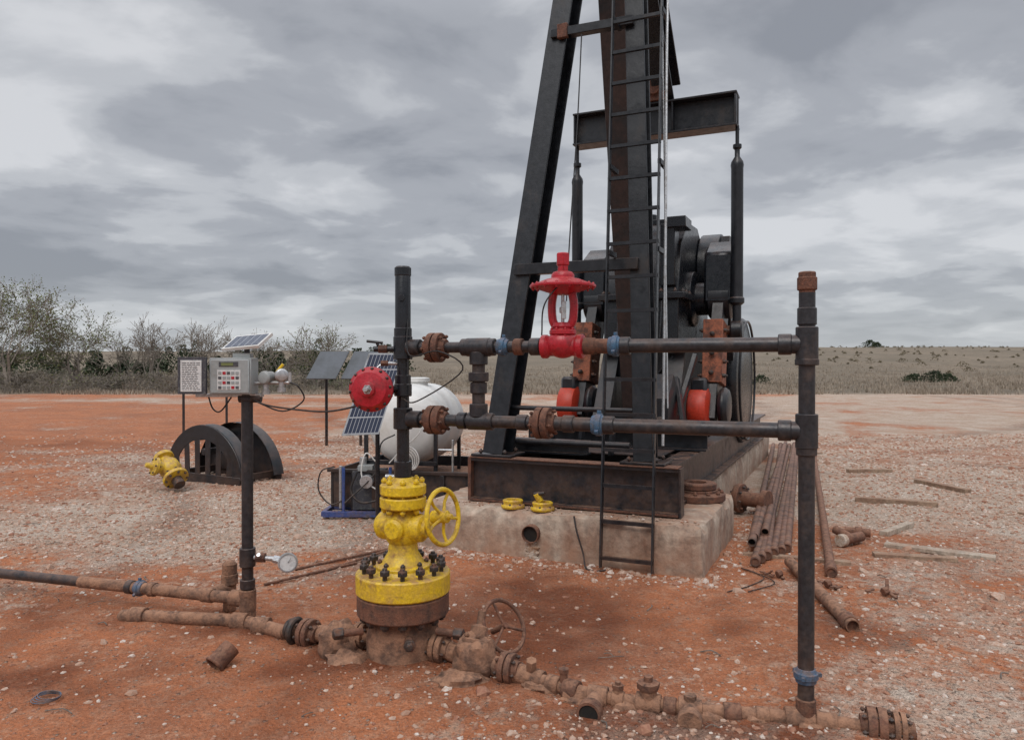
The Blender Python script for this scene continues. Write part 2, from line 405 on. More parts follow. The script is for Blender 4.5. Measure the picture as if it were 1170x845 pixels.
# gravel stones
ph = (1+5**.5)/2
ico = np.array([(-1,ph,0),(1,ph,0),(-1,-ph,0),(1,-ph,0),(0,-1,ph),(0,1,ph),(0,-1,-ph),(0,1,-ph),(ph,0,-1),(ph,0,1),(-ph,0,-1),(-ph,0,1)])/1.9
icf = np.array([(0,11,5),(0,5,1),(0,1,7),(0,7,10),(0,10,11),(1,5,9),(5,11,4),(11,10,2),(10,7,6),(7,1,8),(3,9,4),(3,4,2),(3,2,6),(3,6,8),(3,8,9),(4,9,5),(2,4,11),(6,2,10),(8,6,7),(9,8,1)])
rs = np.random.RandomState(3)
RV, RF, n = [], [], 0
def stone(x,y,s,z=None):
    global n
    sv = ico*(1+rs.uniform(-.3,.3,(12,1)))*np.array([s*R.uniform(.7,1.4), s*R.uniform(.7,1.2), s*R.uniform(.5,.85)])
    a = R.random()*6.28; c, si = math.cos(a), math.sin(a)
    sv = sv@np.array([[c,-si,0],[si,c,0],[0,0,1]])
    RV.append(sv+np.array([x,y,(hgt(x,y) if z is None else z)+s*.05])); RF.append(icf+12*n); n += 1
tries = 0
while n < 26000 and tries < 200000:
    tries += 1
    y = 2.5+15*R.random()**1.35; x = (R.random()*2-1)*(y*.75+.3)
    q = PJi @ V((x,y,0))
    if -2.35 < q.x < .24 and q.y > -.25: continue
    if R.random() > gravel(x,y)**1.4*1.2+.05+.3*max(0,nz(x,y,1.1,70)): continue
    s = .0035+.011*R.random()**2.6 + .0012*y
    if R.random() < .015: s += .018*R.random()
    if R.random() < .0022: s += .03
    stone(x,y,s)
for k in range(520):
    a = R.uniform(-2.4,.4); q = PJ @ V((a, -.28-abs(R.gauss(0,.16)), 0)); stone(q.x,q.y,.007+.026*R.random()**3)
for k in range(300):
    q = PJ @ V((.27+abs(R.gauss(0,.12)), R.uniform(-.3,4), 0)); stone(q.x,q.y,.007+.024*R.random()**3)
for k in range(260):
    a = R.random()*6.28; r_ = .24+abs(R.gauss(0,.18)); stone(WH[0]+r_*math.cos(a)*1.3, WH[1]+r_*math.sin(a), .005+.014*R.random()**3)
for k in range(160):
    q = PJ @ V((R.uniform(-2.3,.2), -.2+R.random()*.16, 0)); stone(q.x,q.y,.004+.010*R.random()**2, .40)
for x_,y_,s_ in ((-.15,3.72,.045),(-.33,3.75,.03),(.60,3.35,.035),(3.4,5.2,.05),(-.05,3.55,.02),(-1.9,3.7,.03),(2.5,4.4,.03),(-.5,3.5,.022),(1.9,3.9,.03)): stone(x_,y_,s_)
m, t, b = new_mat('gravel_stone')
geo = t.new('ShaderNodeNewGeometry')
n1 = t.new('ShaderNodeSeparateColor'); wn = t.new('ShaderNodeTexWhiteNoise'); wn.noise_dimensions='1D'
t.link(geo.outputs['Random Per Island'], wn.inputs['W']); t.link(wn.outputs['Color'], n1.inputs[0])
c = t.mix(n1.outputs[0], (.54,.43,.35), (.33,.20,.14)); c = t.mix(t.math('GREATER_THAN', n1.outputs[1], .82), c, (.62,.56,.50)); c = t.mix(t.math('GREATER_THAN', n1.outputs[2], .74), c, (.28,.125,.08))
c = t.mix(t.rng(t.noise(geo.outputs['Position'], 60, 3), .38, .62, 0, .7), c, (.38,.20,.125))
t.link(c, b.inputs['Base Color']); b.inputs['Roughness'].default_value = .95
mesh_np('gravel', np.concatenate(RV), np.concatenate(RF), [m])

# ------------------------------------------------------------------ pumpjack
BK = M['black']; SK = M['skidp']
p = Obj('concrete_pad', pw(-1,0,0), PJ, bevel=.02)
def slab(lo, hi, mat, st=.07, amp=.012, seed=0):
    # cast block with slightly broken, uneven faces
    (a,b_,c_),(d_,e_,f_) = lo, hi
    na, nb, nc = [max(1,int((h2-l2)/st)) for l2,h2 in zip(lo,hi)]
    idx_, vs_, fs_ = {}, [], []
    def vid(i,j,k):
        if (i,j,k) not in idx_:
            q = V((a+(d_-a)*i/na, b_+(e_-b_)*j/nb, c_+(f_-c_)*k/nc)); ed = (i in (0,na))+(j in (0,nb))+(k==nc)
            nn = noise.noise_vector(q*3+V((seed,0,0)))*amp+noise.noise_vector(q*11)*amp*.45
            if ed >= 2:
                ch = max(0,noise.noise(q*4.5+V((9,seed,0)))+.15)*.07+.008
                ctr = V(((a+d_)/2,(b_+e_)/2,(c_+f_)/2)); 
                off = V(((-1 if i==na else 1) if i in (0,na) else 0, (-1 if j==nb else 1) if j in (0,nb) else 0, -1 if k==nc else 0)); q = q+off*ch
            idx_[(i,j,k)] = len(vs_); vs_.append(q+nn)
        return idx_[(i,j,k)]
    for i in range(na):
        for j in range(nb): fs_.append((vid(i,j,nc),vid(i+1,j,nc),vid(i+1,j+1,nc),vid(i,j+1,nc)))
    for i in range(na):
        for k in range(nc):
            for j in (0,nb): fs_.append((vid(i,j,k),vid(i+1,j,k),vid(i+1,j,k+1),vid(i,j,k+1)))
    for j in range(nb):
        for k in range(nc):
            for i in (0,na): fs_.append((vid(i,j,k),vid(i,j+1,k),vid(i,j+1,k+1),vid(i,j,k+1)))
    p.add(vs_, fs_, mat)
p.part('pad_front', bevel=0); slab((-2.35,-.25,-.15),(.24,1.45,.395), M['concrete'])
p.part('pad_rear', bevel=0); slab((-1.95,1.46,-.15),(-.08,8.2,.392), M['concrete'], .12)
p.part('drain_pipe', bevel=0); p.openpipe((-1.18,-.31,.22),(-1.18,0,.24), .075, M['rust'])
for i in range(10):
    z=.0+.015*i; p.ball((-1.18+.015*math.sin(i*2.),-.262+.0007*i,z),.055+.012*math.sin(i*3.1),.022,.022,M['coppery'],12,.4,i)
p.finish()

p = Obj('pumpjack', pw(-.95,2,.8), PJ, bevel=.005)
p.part('skid')
p.ibeam((-1.9,.07,.60),(0,.07,.60), .14, .395, SK, tf=.03, tw=.02)
p.box((-1.93,.0,.402),(-1.90,.14,.80), M['rust'])
p.box((.003,.0,.402),(.02,.14,.80), SK)
p.box((-1.9,-.012,.797),(.0,.16,.806), M['rust'])
p.box((-1.9,-.004,.405),(.0,-.0015,.425), M['rust'])
for a in (-1.75,-.16): p.ibeam((a,.15,.60),(a,7.4,.60), .18, .39, SK, tf=.025)
for bb in (1.1,2.2,3.4,4.6,5.9,7.3): p.ibeam((-1.66,bb,.60),(-.25,bb,.60), .14,.36, BK)
p.ibeam((-1.9,.55,.87),(-.95,.55,.87), .16,.13, BK)
p.ibeam((-1.9,1.35,.89),(.0,1.35,.89), .16,.17, BK)
p.box((-1.7,.7,.80),(-.3,1.25,.812), M['brownrust'])
p.cyl((-1.75,.35,.93),(-.5,.35,.93), .03, BK)
for a,b_,h_ in ((-1.35,.62,.18),(-1.1,.75,.13),(-.75,.6,.16),(-1.5,.95,.2)): p.obox((a,b_,.81),(a+.02,b_,.81+h_+.1), .10,.03, BK, up=(1,0,0))
p.part('samson_post')
tops = {'L':(-1.0,.92,7.0),'R':(-.64,.92,7.0)}
p.ibeam((-1.7,.16,.82), tops['L'], .20,.25, BK, up=(0,1,0), tf=.02)
p.ibeam((-.31,.16,.82), tops['R'], .17,.18, BK, up=(0,1,0), tf=.02)
p.box((-1.90,.0,.808),(-1.5,.34,.832), BK); p.box((-.5,.02,.808),(-.12,.34,.832), BK)
p.bolts((-1.7,.17,.83),(0,0,1),.17,4,.022,.09,M['bolt'],ph=.785); p.bolts((-.31,.17,.83),(0,0,1),.165,4,.022,.09,M['bolt'],ph=.785)
p.obox((-1.0,2.35,.82),(-.93,.95,7.0), .20, .16, M['brownrust'], up=(0,1,0), w1=.30, h1=.16)
def legpt(s0, z):
    b0 = V((-1.7,.16,.82)) if s0=='L' else V((-.31,.16,.82)); tt=(z-.82)/(7-.82); return b0.lerp(V(tops[s0]), tt)
for z, w in ((2.52,.10),(4.75,.08),(6.2,.1)):
    A, B2 = legpt('L',z), legpt('R',z); A.x -= .05
    p.obox(A-V((0,.125,0)), B2-V((0,.10,0)), .09, w, BK)
A, B2 = legpt('L',1.25), legpt('R',1.25)
p.cyl(A, B2, .022, BK)
A = legpt('L',4.75); p.box(tuple(A+V((.02,-.18,-.06))), tuple(A+V((.12,-.132,.07))), M['rust'])
p.box((-1.1,.75,7.0),(-.5,1.1,7.12), BK); p.cyl((-1.15,.92,7.25),(-.45,.92,7.25), .14, BK)
for a in (-1.05,-.6): p.box((a-.06,.8,7.1),(a+.06,1.05,7.4), BK)
p.part('walking_beam')
p.ibeam((-.80,3.15,4.98),(-.80,-1.9,10.1), .24,.50, M['blackg'], up=(0,1,1), tf=.03)
p.part('equalizer')
p.ibeam((-1.95,3.0,4.62),(.06,3.0,4.62), .26,.40, BK, tf=.025)
for a in (-1.93,.04): p.box((a-.012,2.88,4.445),(a+.012,3.12,4.795), BK)
p.box((-1.2,2.88,4.445),(-1.18,2.99,4.795), BK); p.box((-.7,2.88,4.445),(-.68,2.99,4.795), BK)
p.box((-1.05,2.84,4.825),(-.75,3.16,4.93), M['rust']); p.cyl((-.9,2.8,4.98),(-.9,3.2,4.98), .09, M['rust'])
p.part('pitman_arms', bevel=0)
for a, sg in ((-1.93,-1),(.05,1)):
    p.lathe((a,3.0,4.44),(0,0,-1),[(.022,0),(.022,.22),(.05,.22),(.05,.26),(.03,.28),(.03,.36),(.068,.42),(.075,.46),(.07,.5),(.07,2.0),(.085,2.02),(.085,2.07),(.05,2.1),(.05,2.3)], BK, 18)
    p.lathe((a-.07,3.0,2.05),(1,0,0),[(.10,0),(.115,.02),(.115,.12),(.10,.14)], BK)
    p.cyl((a,3.0,2.05),(a-sg*.25,3.0,2.05), .055, M['rust'])
p.part('crank_arms')
for a in (-1.73,-.17):
    up_ = (1,0,0)
    p.obox((a,3.55,3.02),(a,2.56,.98), .46,.13, BK, up=up_, w1=.32)
    p.lathe((a-.14,3.25,2.45),(1,0,0),[(.22,0),(.25,.02),(.25,.26),(.22,.28)], BK)
    p.obox((a,2.74,1.42),(a,2.86,2.14), .36,.22, M['orange'], up=up_)
    for dz in (-.26,-.1,.1,.26):
        for sgn in (-1,1): p.lathe((a+sgn*.10,2.70+dz*.2,1.78+dz),(sgn,0,0),[(.028,0),(.028,.045),(.014,.045),(.014,.07)],M['bolt'],6)
    for dz in (-.22,0,.22): p.lathe((a,2.61+dz*.18,1.78+dz),(0,-1,0),[(.03,0),(.03,.05),(.015,.05),(.015,.07)],M['bolt'],6)
for a in (-1.73,-.17):
    p.part('counterweight_%s' % ('left' if a<-1 else 'right'), bevel=.03)
    p.prism([(3.0,2.38),(3.35,2.25),(3.72,2.5),(3.88,2.95),(3.75,3.14),(3.35,3.15),(3.05,2.98)], a-.17, a+.17, M['blackg'])
    a2 = a-.13
    p.lathe((a2-.12,2.55,1.14),(1,0,0),[(.17,0),(.24,.03),(.26,.07),(.26,.18),(.24,.22),(.17,.25)], M['redor'], 32)
    p.box((a2-.08,2.42,1.14),(a2+.10,2.66,1.5), BK)
    p.lathe((a+.08,2.6,1.17),(1,0,0),[(.16,0),(.22,.02),(.22,.10),(.16,.12)], BK, 32)
p.part('gear_reducer', bevel=.012)
G = M['blackg']
p.prism([(2.45,1.9),(4.35,1.9),(4.35,2.5),(4.0,3.15),(3.6,3.38),(3.0,3.36),(2.62,3.05),(2.45,2.5)], -1.38,-.52, G)
p.box((-1.46,2.38,2.40),(-.44,4.42,2.47), G); p.box((-1.46,2.38,1.84),(-.44,4.42,1.91), G)
for y_ in np.arange(2.5,4.4,.19):
    for a in (-1.42,-.48): p.lathe((a,y_,2.47),(0,0,1),[(.028,0),(.028,.03),(.014,.03),(.014,.05)],M['bolt'],6)
for a in np.arange(-1.35,-.45,.16): p.lathe((a,2.415,2.47),(0,0,1),[(.028,0),(.028,.03),(.014,.03),(.014,.05)],M['bolt'],6)
p.lathe((-1.62,3.25,2.45),(1,0,0),[(.16,0),(.2,.03),(.2,.2),(.3,.22),(.3,1.12),(.2,1.14),(.2,1.3),(.16,1.34)], G, 28)
p.lathe((-.53,3.25,2.45),(1,0,0),[(.34,0),(.34,.05),(.28,.08)], G, 28)
p.lathe((-.53,4.0,2.85),(1,0,0),[(.46,0),(.5,.02),(.5,.26),(.46,.28),(.2,.26)], G, 36)
p.lathe((-1.42,3.9,2.6),(1,0,0),[(.3,0),(.3,-.05),(.2,-.07)], G, 28)
p.box((-1.2,3.0,3.36),(-.75,3.5,3.42), G); p.cyl((-1.0,3.2,3.4),(-1.0,3.2,3.52), .05, G)
for a in (-1.2,-.95,-.7): p.prism([(2.3,1.95),(2.46,1.95),(2.46,2.38),(2.40,2.38)], a-.012,a+.012, G)
p.box((-1.15,2.36,2.05),(-.78,2.42,2.33), G)
p.box((-.72,2.40,2.55),(-.55,2.62,3.25), G); p.box((-.66,2.36,3.2),(-.42,2.7,3.32), G)
p.part('reducer_pedestal')
for a in (-1.34,-.56):
    p.prism([(2.1,.81),(4.7,.81),(4.4,1.0),(4.25,1.83),(2.6,1.83),(2.35,1.0)], a-.02,a+.02, BK)
p.obox((-.56,2.02,.83),(-.56,2.58,1.8), .2,.03, BK, up=(0,1,0)); p.obox((-1.34,2.02,.83),(-1.34,2.58,1.8), .2,.03, BK, up=(0,1,0))
p.box((-1.31,2.55,1.5),(-.59,2.6,1.8), BK); p.box((-1.3,2.3,.82),(-.6,2.34,1.1), BK)
p.obox((-1.3,2.4,.9),(-.6,2.55,1.75), .08,.02, BK); p.ibeam((-1.6,2.0,.88),(-.3,2.0,.88),.16,.14,BK)
p.obox((-.50,1.9,.83),(-.30,2.3,1.75), .05,.12, BK, up=(0,1,0)); p.obox((-.28,1.7,.83),(-.44,2.0,1.5), .04,.10, BK, up=(0,1,0))
p.prism([(1.5,.82),(2.0,.82),(2.0,1.35),(1.75,1.55),(1.5,1.3)],-.62,-.42, BK)
p.part('belt_guard', bevel=.01)
p.lathe((-.30,4.9,1.42),(1,0,0),[(.78,0),(.86,.02),(.88,.05),(.88,.17),(.86,.2),(.78,.22),(.3,.23)], G, 48)
p.torus((-.06,4.9,1.42),(1,0,0),.83,.02,BK,48,6)
p.prism([(4.6,2.2),(4.2,3.2),(3.8,3.3),(3.6,2.9),(4.1,1.6)], -.27,-.14, BK)
p.part('motor')
p.cyl((-1.2,6.2,1.22),(-.45,6.2,1.22), .27, M['grey'], 28)
for k in range(9): p.lathe((-1.15+k*.08,6.2,1.22),(1,0,0),[(.285,0),(.285,.02)], M['grey'], 28)
p.box((-1.25,5.9,.80),(-.4,6.5,.97), BK)
p.part('brake_cable', bevel=0)
p.tube([(-.99,.46,4.68),(-.975,.30,3.8),(-.985,.13,2.75),(-.985,.05,2.2)], .006, M['rubber'], 6)
p.part('ladder', bevel=0)
def lad(a, z): return V((a[0]+(a[1]-a[0])*z/6.6, -.34+.93*z/6.6, z))
LA, RA = (-.55,-.69), (-.13,-.25)
for q in (LA, RA): p.obox(lad(q,.02), lad(q,6.6), .012,.055, BK, up=(0,1,0))
z = .10
while z < 6.5:
    l, r_ = lad(LA,z), lad(RA,z); p.obox(l-V((.01,0,0)), r_+V((.01,0,0)), .035,.028, BK); z += .285
for z in (1.2,2.6,3.35,4.7,5.6):
    r_ = lad(RA,z); l = lad(LA,z); p.obox(l, l+V((0,.22,0)), .03,.04, BK); p.obox(r_, r_+V((0,.22,0)), .03,.04, BK)
p.part('safety_rail', bevel=0)
p.tube([(-.09,-.16,1.0),(-.12,.05,2.6),(-.17,.32,4.5),(-.19,.62,6.6)], .012, M['chrome'], 8)
p.tube([(-.05,-.16,1.3),(-.20,.30,4.2),(-.30,.62,6.6)], .006, M['chrome'], 6)
p.finish()

p = Obj('rusty_flange_stack', pw(-.03,.95,.4), PJ)
p.part('lower_flange'); p.lathe((-.03,.95,.395),(0,0,1),[(.25,0),(.26,.01),(.26,.06),(.25,.07),(.19,.075),(.19,.10),(.15,.10),(.15,.04)], M['rust'], 32)
p.bolts((-.03,.95,.435),(0,0,1),.225,12,.02,.12,M['rust'])
p.part('upper_ring'); p.lathe((-.03,.95,.497),(0,0,1),[(.17,0),(.18,.01),(.18,.05),(.17,.06),(.09,.06),(.09,.03),(0,.03)], M['rust'], 32)
p.finish()
for nm, a, k in (('yellow_thread_protector',-1.42,0),('yellow_thread_protector',-1.14,1)):
    p = Obj(nm, pw(a,-.13,.4), PJ); p.part('body')
    p.lathe((a,-.12,.396),(0,0,1),[(.07,0),(.10,.0),(.105,.015),(.10,.03),(.085,.035),(.09,.065),(.08,.072),(.055,.072),(.055,.02)], M['yellow'], 24)
    p.bolts((a,-.12,.415),(0,0,1),.088,6,.011,.05,M['bolt'])
    if k: p.part('knob'); p.cyl((a-.02,-.12,.47),(a-.05,-.14,.54), .03, M['yellow']); p.cyl((a-.07,-.14,.53),(a+.03,-.14,.545), .018, M['bolt'])
    p.finish()
p = Obj('rusty_coupling_hub', pw(.28,2.6,0), PJ); p.part('hub')
p.lathe((.12,2.5,.17),(1,-.35,.0),[(.06,0),(.15,.0),(.16,.02),(.16,.07),(.08,.08),(.08,.3),(.12,.31),(.12,.37),(.05,.37)], M['rust'])
p.part('studs'); p.bolts((.16,2.485,.17),(1,-.35,0),.125,8,.016,.14,M['bolt']); p.finish()

# ------------------------------------------------------------------ wellhead
WX, WY = WH; Y_ = M['yellow']; RU = M['rust']; W = lambda z: (WX, WY, z); D = M['dirtpipe']
fd = V((1.958,-.77,0)).normalized()
p = Obj('wellhead', (WX,WY,0))
p.part('casing_head'); p.lathe(W(-.1),(0,0,1),[(.22,0),(.225,.08),(.205,.12),(.205,.24),(.19,.29),(.18,.36)], D, 40)
p.part('casing_flange'); p.lathe(W(.248),(0,0,1),[(.20,0),(.252,.006),(.258,.014),(.258,.112),(.25,.12),(.2,.122)], RU, 44)
p.part('tubing_head_flange'); p.lathe(W(.374),(0,0,1),[(.2,0),(.258,0),(.265,.008),(.265,.105),(.258,.113),(.17,.115),(.15,.14),(.13,.145)], Y_, 44)
p.part('stud_bolts'); p.bolts(W(.385),(0,0,1),.218,14,.028,.34,M['bolt'])
p.part('bonnet')
p.lathe(W(.485),(0,0,1),[(.15,0),(.155,.015),(.155,.04),(.12,.05),(.10,.085),(.085,.11),(.08,.16),(.095,.18),(.1,.21)], Y_, 32)
p.bolts(W(.52),(0,0,1),.13,8,.015,.07,M['bolt'])
p.part('master_valve')
p.ball(W(.735), .105,.105,.125, Y_, 28)
p.lathe(V(W(.735)), fd, [(0,-.16),(.055,-.16),(.075,-.14),(.08,-.12),(.08,-.05),(.08,.1),(.075,.13),(.05,.14),(.05,.16)], Y_, 24)
p.lathe(V(W(.735)), V((-fd.y*-1,-.9,0)), [(.06,0),(.06,.11),(.045,.125)], Y_, 20)
p.bolts(V(W(.735))-fd*.12, fd, .062,6,.012,.06,Y_)
p.lathe(W(.84),(0,0,1),[(.075,0),(.125,.005),(.13,.012),(.13,.06),(.125,.066),(.09,.068),(.09,.078),(.125,.08),(.13,.086),(.13,.13),(.12,.14),(.07,.15),(.055,.175)], Y_, 32)
p.bolts(W(.913),(0,0,1),.105,8,.018,.20,Y_)
p.part('stem')
hc = V(W(.79))+V((.235,-.10,.02)); ha = V((.86,-.49,.12)).normalized()
p.cyl(V(W(.735))+fd*.13, hc, .022, Y_); p.lathe(hc, ha, [(.035,-.07),(.04,-.05),(.03,-.02),(.035,.0),(.035,.03),(.015,.035),(.015,.06)], Y_)
p.part('handwheel', bevel=0)
p.torus(hc, ha, .15, .0135, Y_, 40, 10)
x_, y_ = perp(ha)
for k in range(5):
    a = k*2*math.pi/5+.4; e = x_*math.cos(a)+y_*math.sin(a)
    p.tube([hc+e*.025, hc+e*.09-ha*.012, hc+e*.148], .009, Y_)
p.part('flow_riser', bevel=.001)
PI = M['pipe']; B_ = M['blackg']
p.lathe(W(1.01),(0,0,1),[(.035,0),(.035,.55),(.04,.55)], B_)
for z, r_, L in ((1.06,.05,.09),(1.345,.054,.12),(1.56,.045,.06),(1.742,.054,.13)): p.collar(W(z),(0,0,1),r_,L,B_)
p.lathe(W(1.5),(0,0,1),[(.034,0),(.034,.3),(.042,.31),(.044,.33),(.044,.69),(.038,.70)], B_)
p.collar(W(1.83),(0,0,1),.05,.05,B_); p.collar(W(2.17),(0,0,1),.047,.05,B_)
p.cyl(V(W(2.02))+V((0,-.04,0)), V(W(2.02))+V((0,-.055,0)), .02, B_,6)
p.part('side_outlets')
for sgn in (1,-1):
    q = V((WX+.20*sgn, WY-.13, .19)); p.cyl(q, q+V((.11*sgn,-.04,0)), .02, RU); p.lathe(q+V((.10*sgn,-.035,0)),(sgn,-.3,0),[(.032,0),(.032,.05),(.015,.06)],M['bolt'],6)
p.cyl((WX+.05,WY-.15,.16),(WX+.07,WY-.26,.16),.024,RU,12); p.lathe((WX+.07,WY-.25,.16),(.15,-1,0),[(.033,0),(.033,.03),(.018,.03),(.018,.05)],M['bolt'],6)
p.finish()

p = Obj('casing_valve', (-1.0,4.3,.1))
p.part('body'); p.cyl((-.75,4.22,.09),(-1.36,4.47,.05), .048, D)
p.ball((-.98,4.22,.075), .12,.12,.115, D, 24, .3, 4); p.ball((-.90,4.10,.0), .14,.12,.07, D, 20, .5, 9)
p.flange((-.86,4.25,.10), (1,-.4,0), .075,.06,6,D,M['bolt'])
p.part('union'); p.flange((-1.20,4.38,.065), (1,-.45,0), .085,.07,6,RU,M['bolt'])
p.torus((-1.285,4.41,.07),(1,-.45,0), .062,.02,M['rubber']); p.torus((-1.32,4.43,.07),(1,-.45,0), .05,.016,M['rubber'])
p.finish()
p = Obj('casing_valve', (-.2,4.0,.1))
p.part('body'); p.cyl((-.45,4.13,.09),(.16,3.82,.02), .052, D)
p.flange((-.40,4.09,.09), (1,-.45,0), .08,.07,6,D,M['bolt'])
p.ball((-.20,3.98,.075), .125,.11,.125, D, 28, .28, 2); p.ball((-.27,3.86,.0), .15,.10,.06, D, 20, .5, 12)
p.lathe((-.20,3.98,.08),(.15,.35,.9),[(.09,0),(.09,.09),(.05,.1),(.045,.16),(.02,.17),(.02,.24)],D,20)
p.bolts((-.19,4.01,.17),(.15,.35,.9),.07,6,.014,.05,D)
p.flange((-.02,3.90,.055), (1,-.45,0), .08,.07,6,RU,M['bolt'])
p.cyl((.1,3.85,.05),(.1,3.82,.13), .03, D,6)
p.part('handwheel', bevel=0); hw = V((-.045,4.12,.20)); ax = V((.55,-.5,.45)).normalized()
p.torus(hw, ax, .145, .012, RU, 36, 8); x_, y_ = perp(ax)
for k in range(3):
    a = k*2*math.pi/3+.6; e = x_*math.cos(a)+y_*math.sin(a); p.cyl(hw+e*.01, hw+e*.145, .008, RU, 8)
p.cyl(hw-ax*.10, hw+ax*.02, .016, RU); p.finish()

# ------------------------------------------------------------------ flow manifold
A0 = V((-.615,4.2,1.742)); A1 = V((1.358,3.43,1.742)); dz = V((0,0,-.40))
def fl(t_, low=False): return A0.lerp(A1, t_)+(dz if low else V((0,0,0)))
p = Obj('flow_manifold', (.4,3.8,1.5), bevel=.0015)
p.part('upper_flow_line'); p.cyl(fl(0),fl(.40), .030, PI); p.cyl(fl(.50),fl(1), .035, PI)
p.part('lower_flow_line'); p.cyl(fl(0,1),fl(.39,1), .033, PI); p.cyl(fl(.39,1),fl(1,1), .036, PI)
p.part('flanges')
p.flange(fl(.098), fd, .082,.075,6,RU,M['rust']); p.flange(fl(.098,1), fd, .08,.085,6,RU,M['rust']); p.flange(fl(.395,1), fd, .083,.075,6,RU,M['rust'])
p.part('fittings')
for t_,lo,r_,L,mm in ((.035,0,.048,.08,PI),(.035,1,.048,.08,PI),(.185,0,.047,.05,PI),(.255,0,.047,.05,PI),(.175,1,.046,.05,PI),(.25,1,.046,.05,PI),(.33,0,.044,.05,M['rust']),(.375,0,.046,.06,PI),
                   (.505,0,.043,.10,RU),(.54,0,.038,.12,RU),(.58,0,.043,.04,PI),(.60,0,.046,.05,PI),(.34,1,.042,.06,PI),(.46,1,.045,.06,PI),(.56,1,.046,.06,PI),(.955,0,.049,.06,PI),(.955,1,.049,.06,PI)):
    p.collar(fl(t_,lo), fd, r_, L, mm)
p.union(fl(.288), fd, .034, M['blue']); p.union(fl(.575), fd, .036, M['blue']); p.union(fl(.535,1), fd, .038, M['blue'])
p.part('bypass_leg'); p.cyl(fl(.22),fl(.22,1), .035, PI)
for q,r_,L in ((fl(.22)-V((0,0,.06)),.05,.07),(fl(.22)-V((0,0,.16)),.055,.05),(fl(.22)-V((0,0,.22)),.046,.06),(fl(.22)-V((0,0,.34)),.05,.07)): p.collar(q,(0,0,1),r_,L,PI)
p.collar(fl(.22),fd,.05,.14,PI); p.collar(fl(.22,1),fd,.048,.12,PI)
p.part('riser')
x0, y0 = A1.x, A1.y; Z = lambda z: (x0,y0,z)
p.cyl(Z(.0),Z(1.98), .0365, PI, 28)
for z,r_,L,mm in ((1.742,.050,.16,PI),(1.66,.053,.03,PI),(1.342,.050,.16,PI),(1.255,.046,.05,PI),(1.87,.043,.08,PI),(1.97,.036,.10,RU),(2.02,.044,.06,RU),(.07,.045,.08,RU)): p.collar(Z(z),(0,0,1),r_,L,mm)
p.lathe(Z(2.045),(0,0,1),[(.03,0),(.041,.0),(.041,.025),(.033,.03),(.0,.032)], RU, 8)
p.union(Z(.215),(0,0,1),.0365,M['blue'])
p.collar(fl(.972),fd,.044,.07,PI); p.collar(fl(.972,1),fd,.044,.07,PI)
p.finish()

p = Obj('pneumatic_control_valve', (.27,3.857,1.74), bevel=.002); c = fl(.445); RD = M['red']
cz = lambda z: (c.x,c.y,z)
p.part('valve_body'); p.ball(cz(1.755), .085,.075,.075, RD, 28)
p.lathe(c, fd, [(.045,-.115),(.062,-.11),(.062,-.085),(.05,-.07),(.05,.07),(.062,.085),(.062,.11),(.045,.115)], RD)
p.lathe(cz(1.80),(0,0,1),[(.05,0),(.07,.005),(.07,.025),(.05,.03),(.045,.05)], RD); p.bolts(cz(1.815),(0,0,1),.058,8,.009,.05,RD)
p.part('yoke')
for sg in (-1,1):
    e = V((sg*.92,sg*-.36,0))
    p.tube([V(cz(1.84))+e*.035, V(cz(1.88))+e*.055, V(cz(1.96))+e*.060, V(cz(2.02))+e*.05], .022, RD, 10)
p.lathe(cz(1.835),(0,0,1),[(.05,0),(.055,.01),(.05,.03)], RD)
p.cyl(cz(1.84),cz(2.03), .009, M['chrome']); p.collar(cz(1.93),(0,0,1),.02,.03,M['chrome'],6)
p.box((c.x-.012,c.y-.075,1.88),(c.x+.012,c.y-.068,1.97), M['chrome'])
p.part('actuator')
p.lathe(cz(2.01),(0,0,1),[(.05,0),(.075,.01),(.13,.028),(.145,.033),(.17,.035),(.172,.043),(.17,.05),(.145,.052),(.13,.062),(.09,.078),(.06,.085),(.06,.10),(.05,.115),(.035,.12)], RD, 40)
p.bolts(cz(2.052),(0,0,1),.158,16,.008,.036,RD)
p.part('spring_cap'); p.lathe(cz(2.12),(0,0,1),[(.03,0),(.03,.04),(.036,.042),(.036,.10),(.03,.105)], RD, 6)
p.part('air_line', bevel=0); p.tube([V(cz(2.08))+V((.0,-.1,0)),V(cz(1.95))+V((-.1,-.12,0)),V(cz(1.80))+V((-.11,-.02,0))], .004, M['rubber'], 6)
p.finish()

p = Obj('high_low_pilot_valve', (-.78,4.1,1.51)); p.part('diaphragm')
c0 = V((-.775,4.10,1.512)); fx = V((-.12,-1,0.02)).normalized()
p.lathe(c0, fx, [(.04,-.08),(.05,-.05),(.11,-.03),(.123,-.012),(.125,0),(.123,.012),(.112,.02),(.095,.045),(.04,.055),(.04,.07),(.02,.075)], RD, 40)
p.bolts(c0, fx, .113,14,.010,.06,M['bolt'])
p.lathe(c0+fx*.055, fx, [(.028,0),(.028,.02),(.014,.02),(.014,.05)], M['chrome'], 6)
p.part('mount'); p.cyl(c0+V((.08,.02,.0)), (WX,WY,1.515), .018, B_); p.cyl(c0-fx*.08, (WX-.05,WY,1.50), .022, B_)
p.collar((WX,WY,1.505),(0,0,1),.05,.07,B_)
p.part('needle_valves', bevel=0)
p.cyl((WX-.16,WY-.02,1.735),(WX,WY,1.735), .016, B_); p.collar((WX-.11,WY-.015,1.735),(1,0,0),.026,.05,M['rust'],6)
p.cyl((WX-.13,WY-.015,1.735),(WX-.145,WY-.02,1.775), .008,B_); p.cyl((WX-.20,WY-.02,1.78),(WX-.11,WY-.02,1.77), .008, B_)
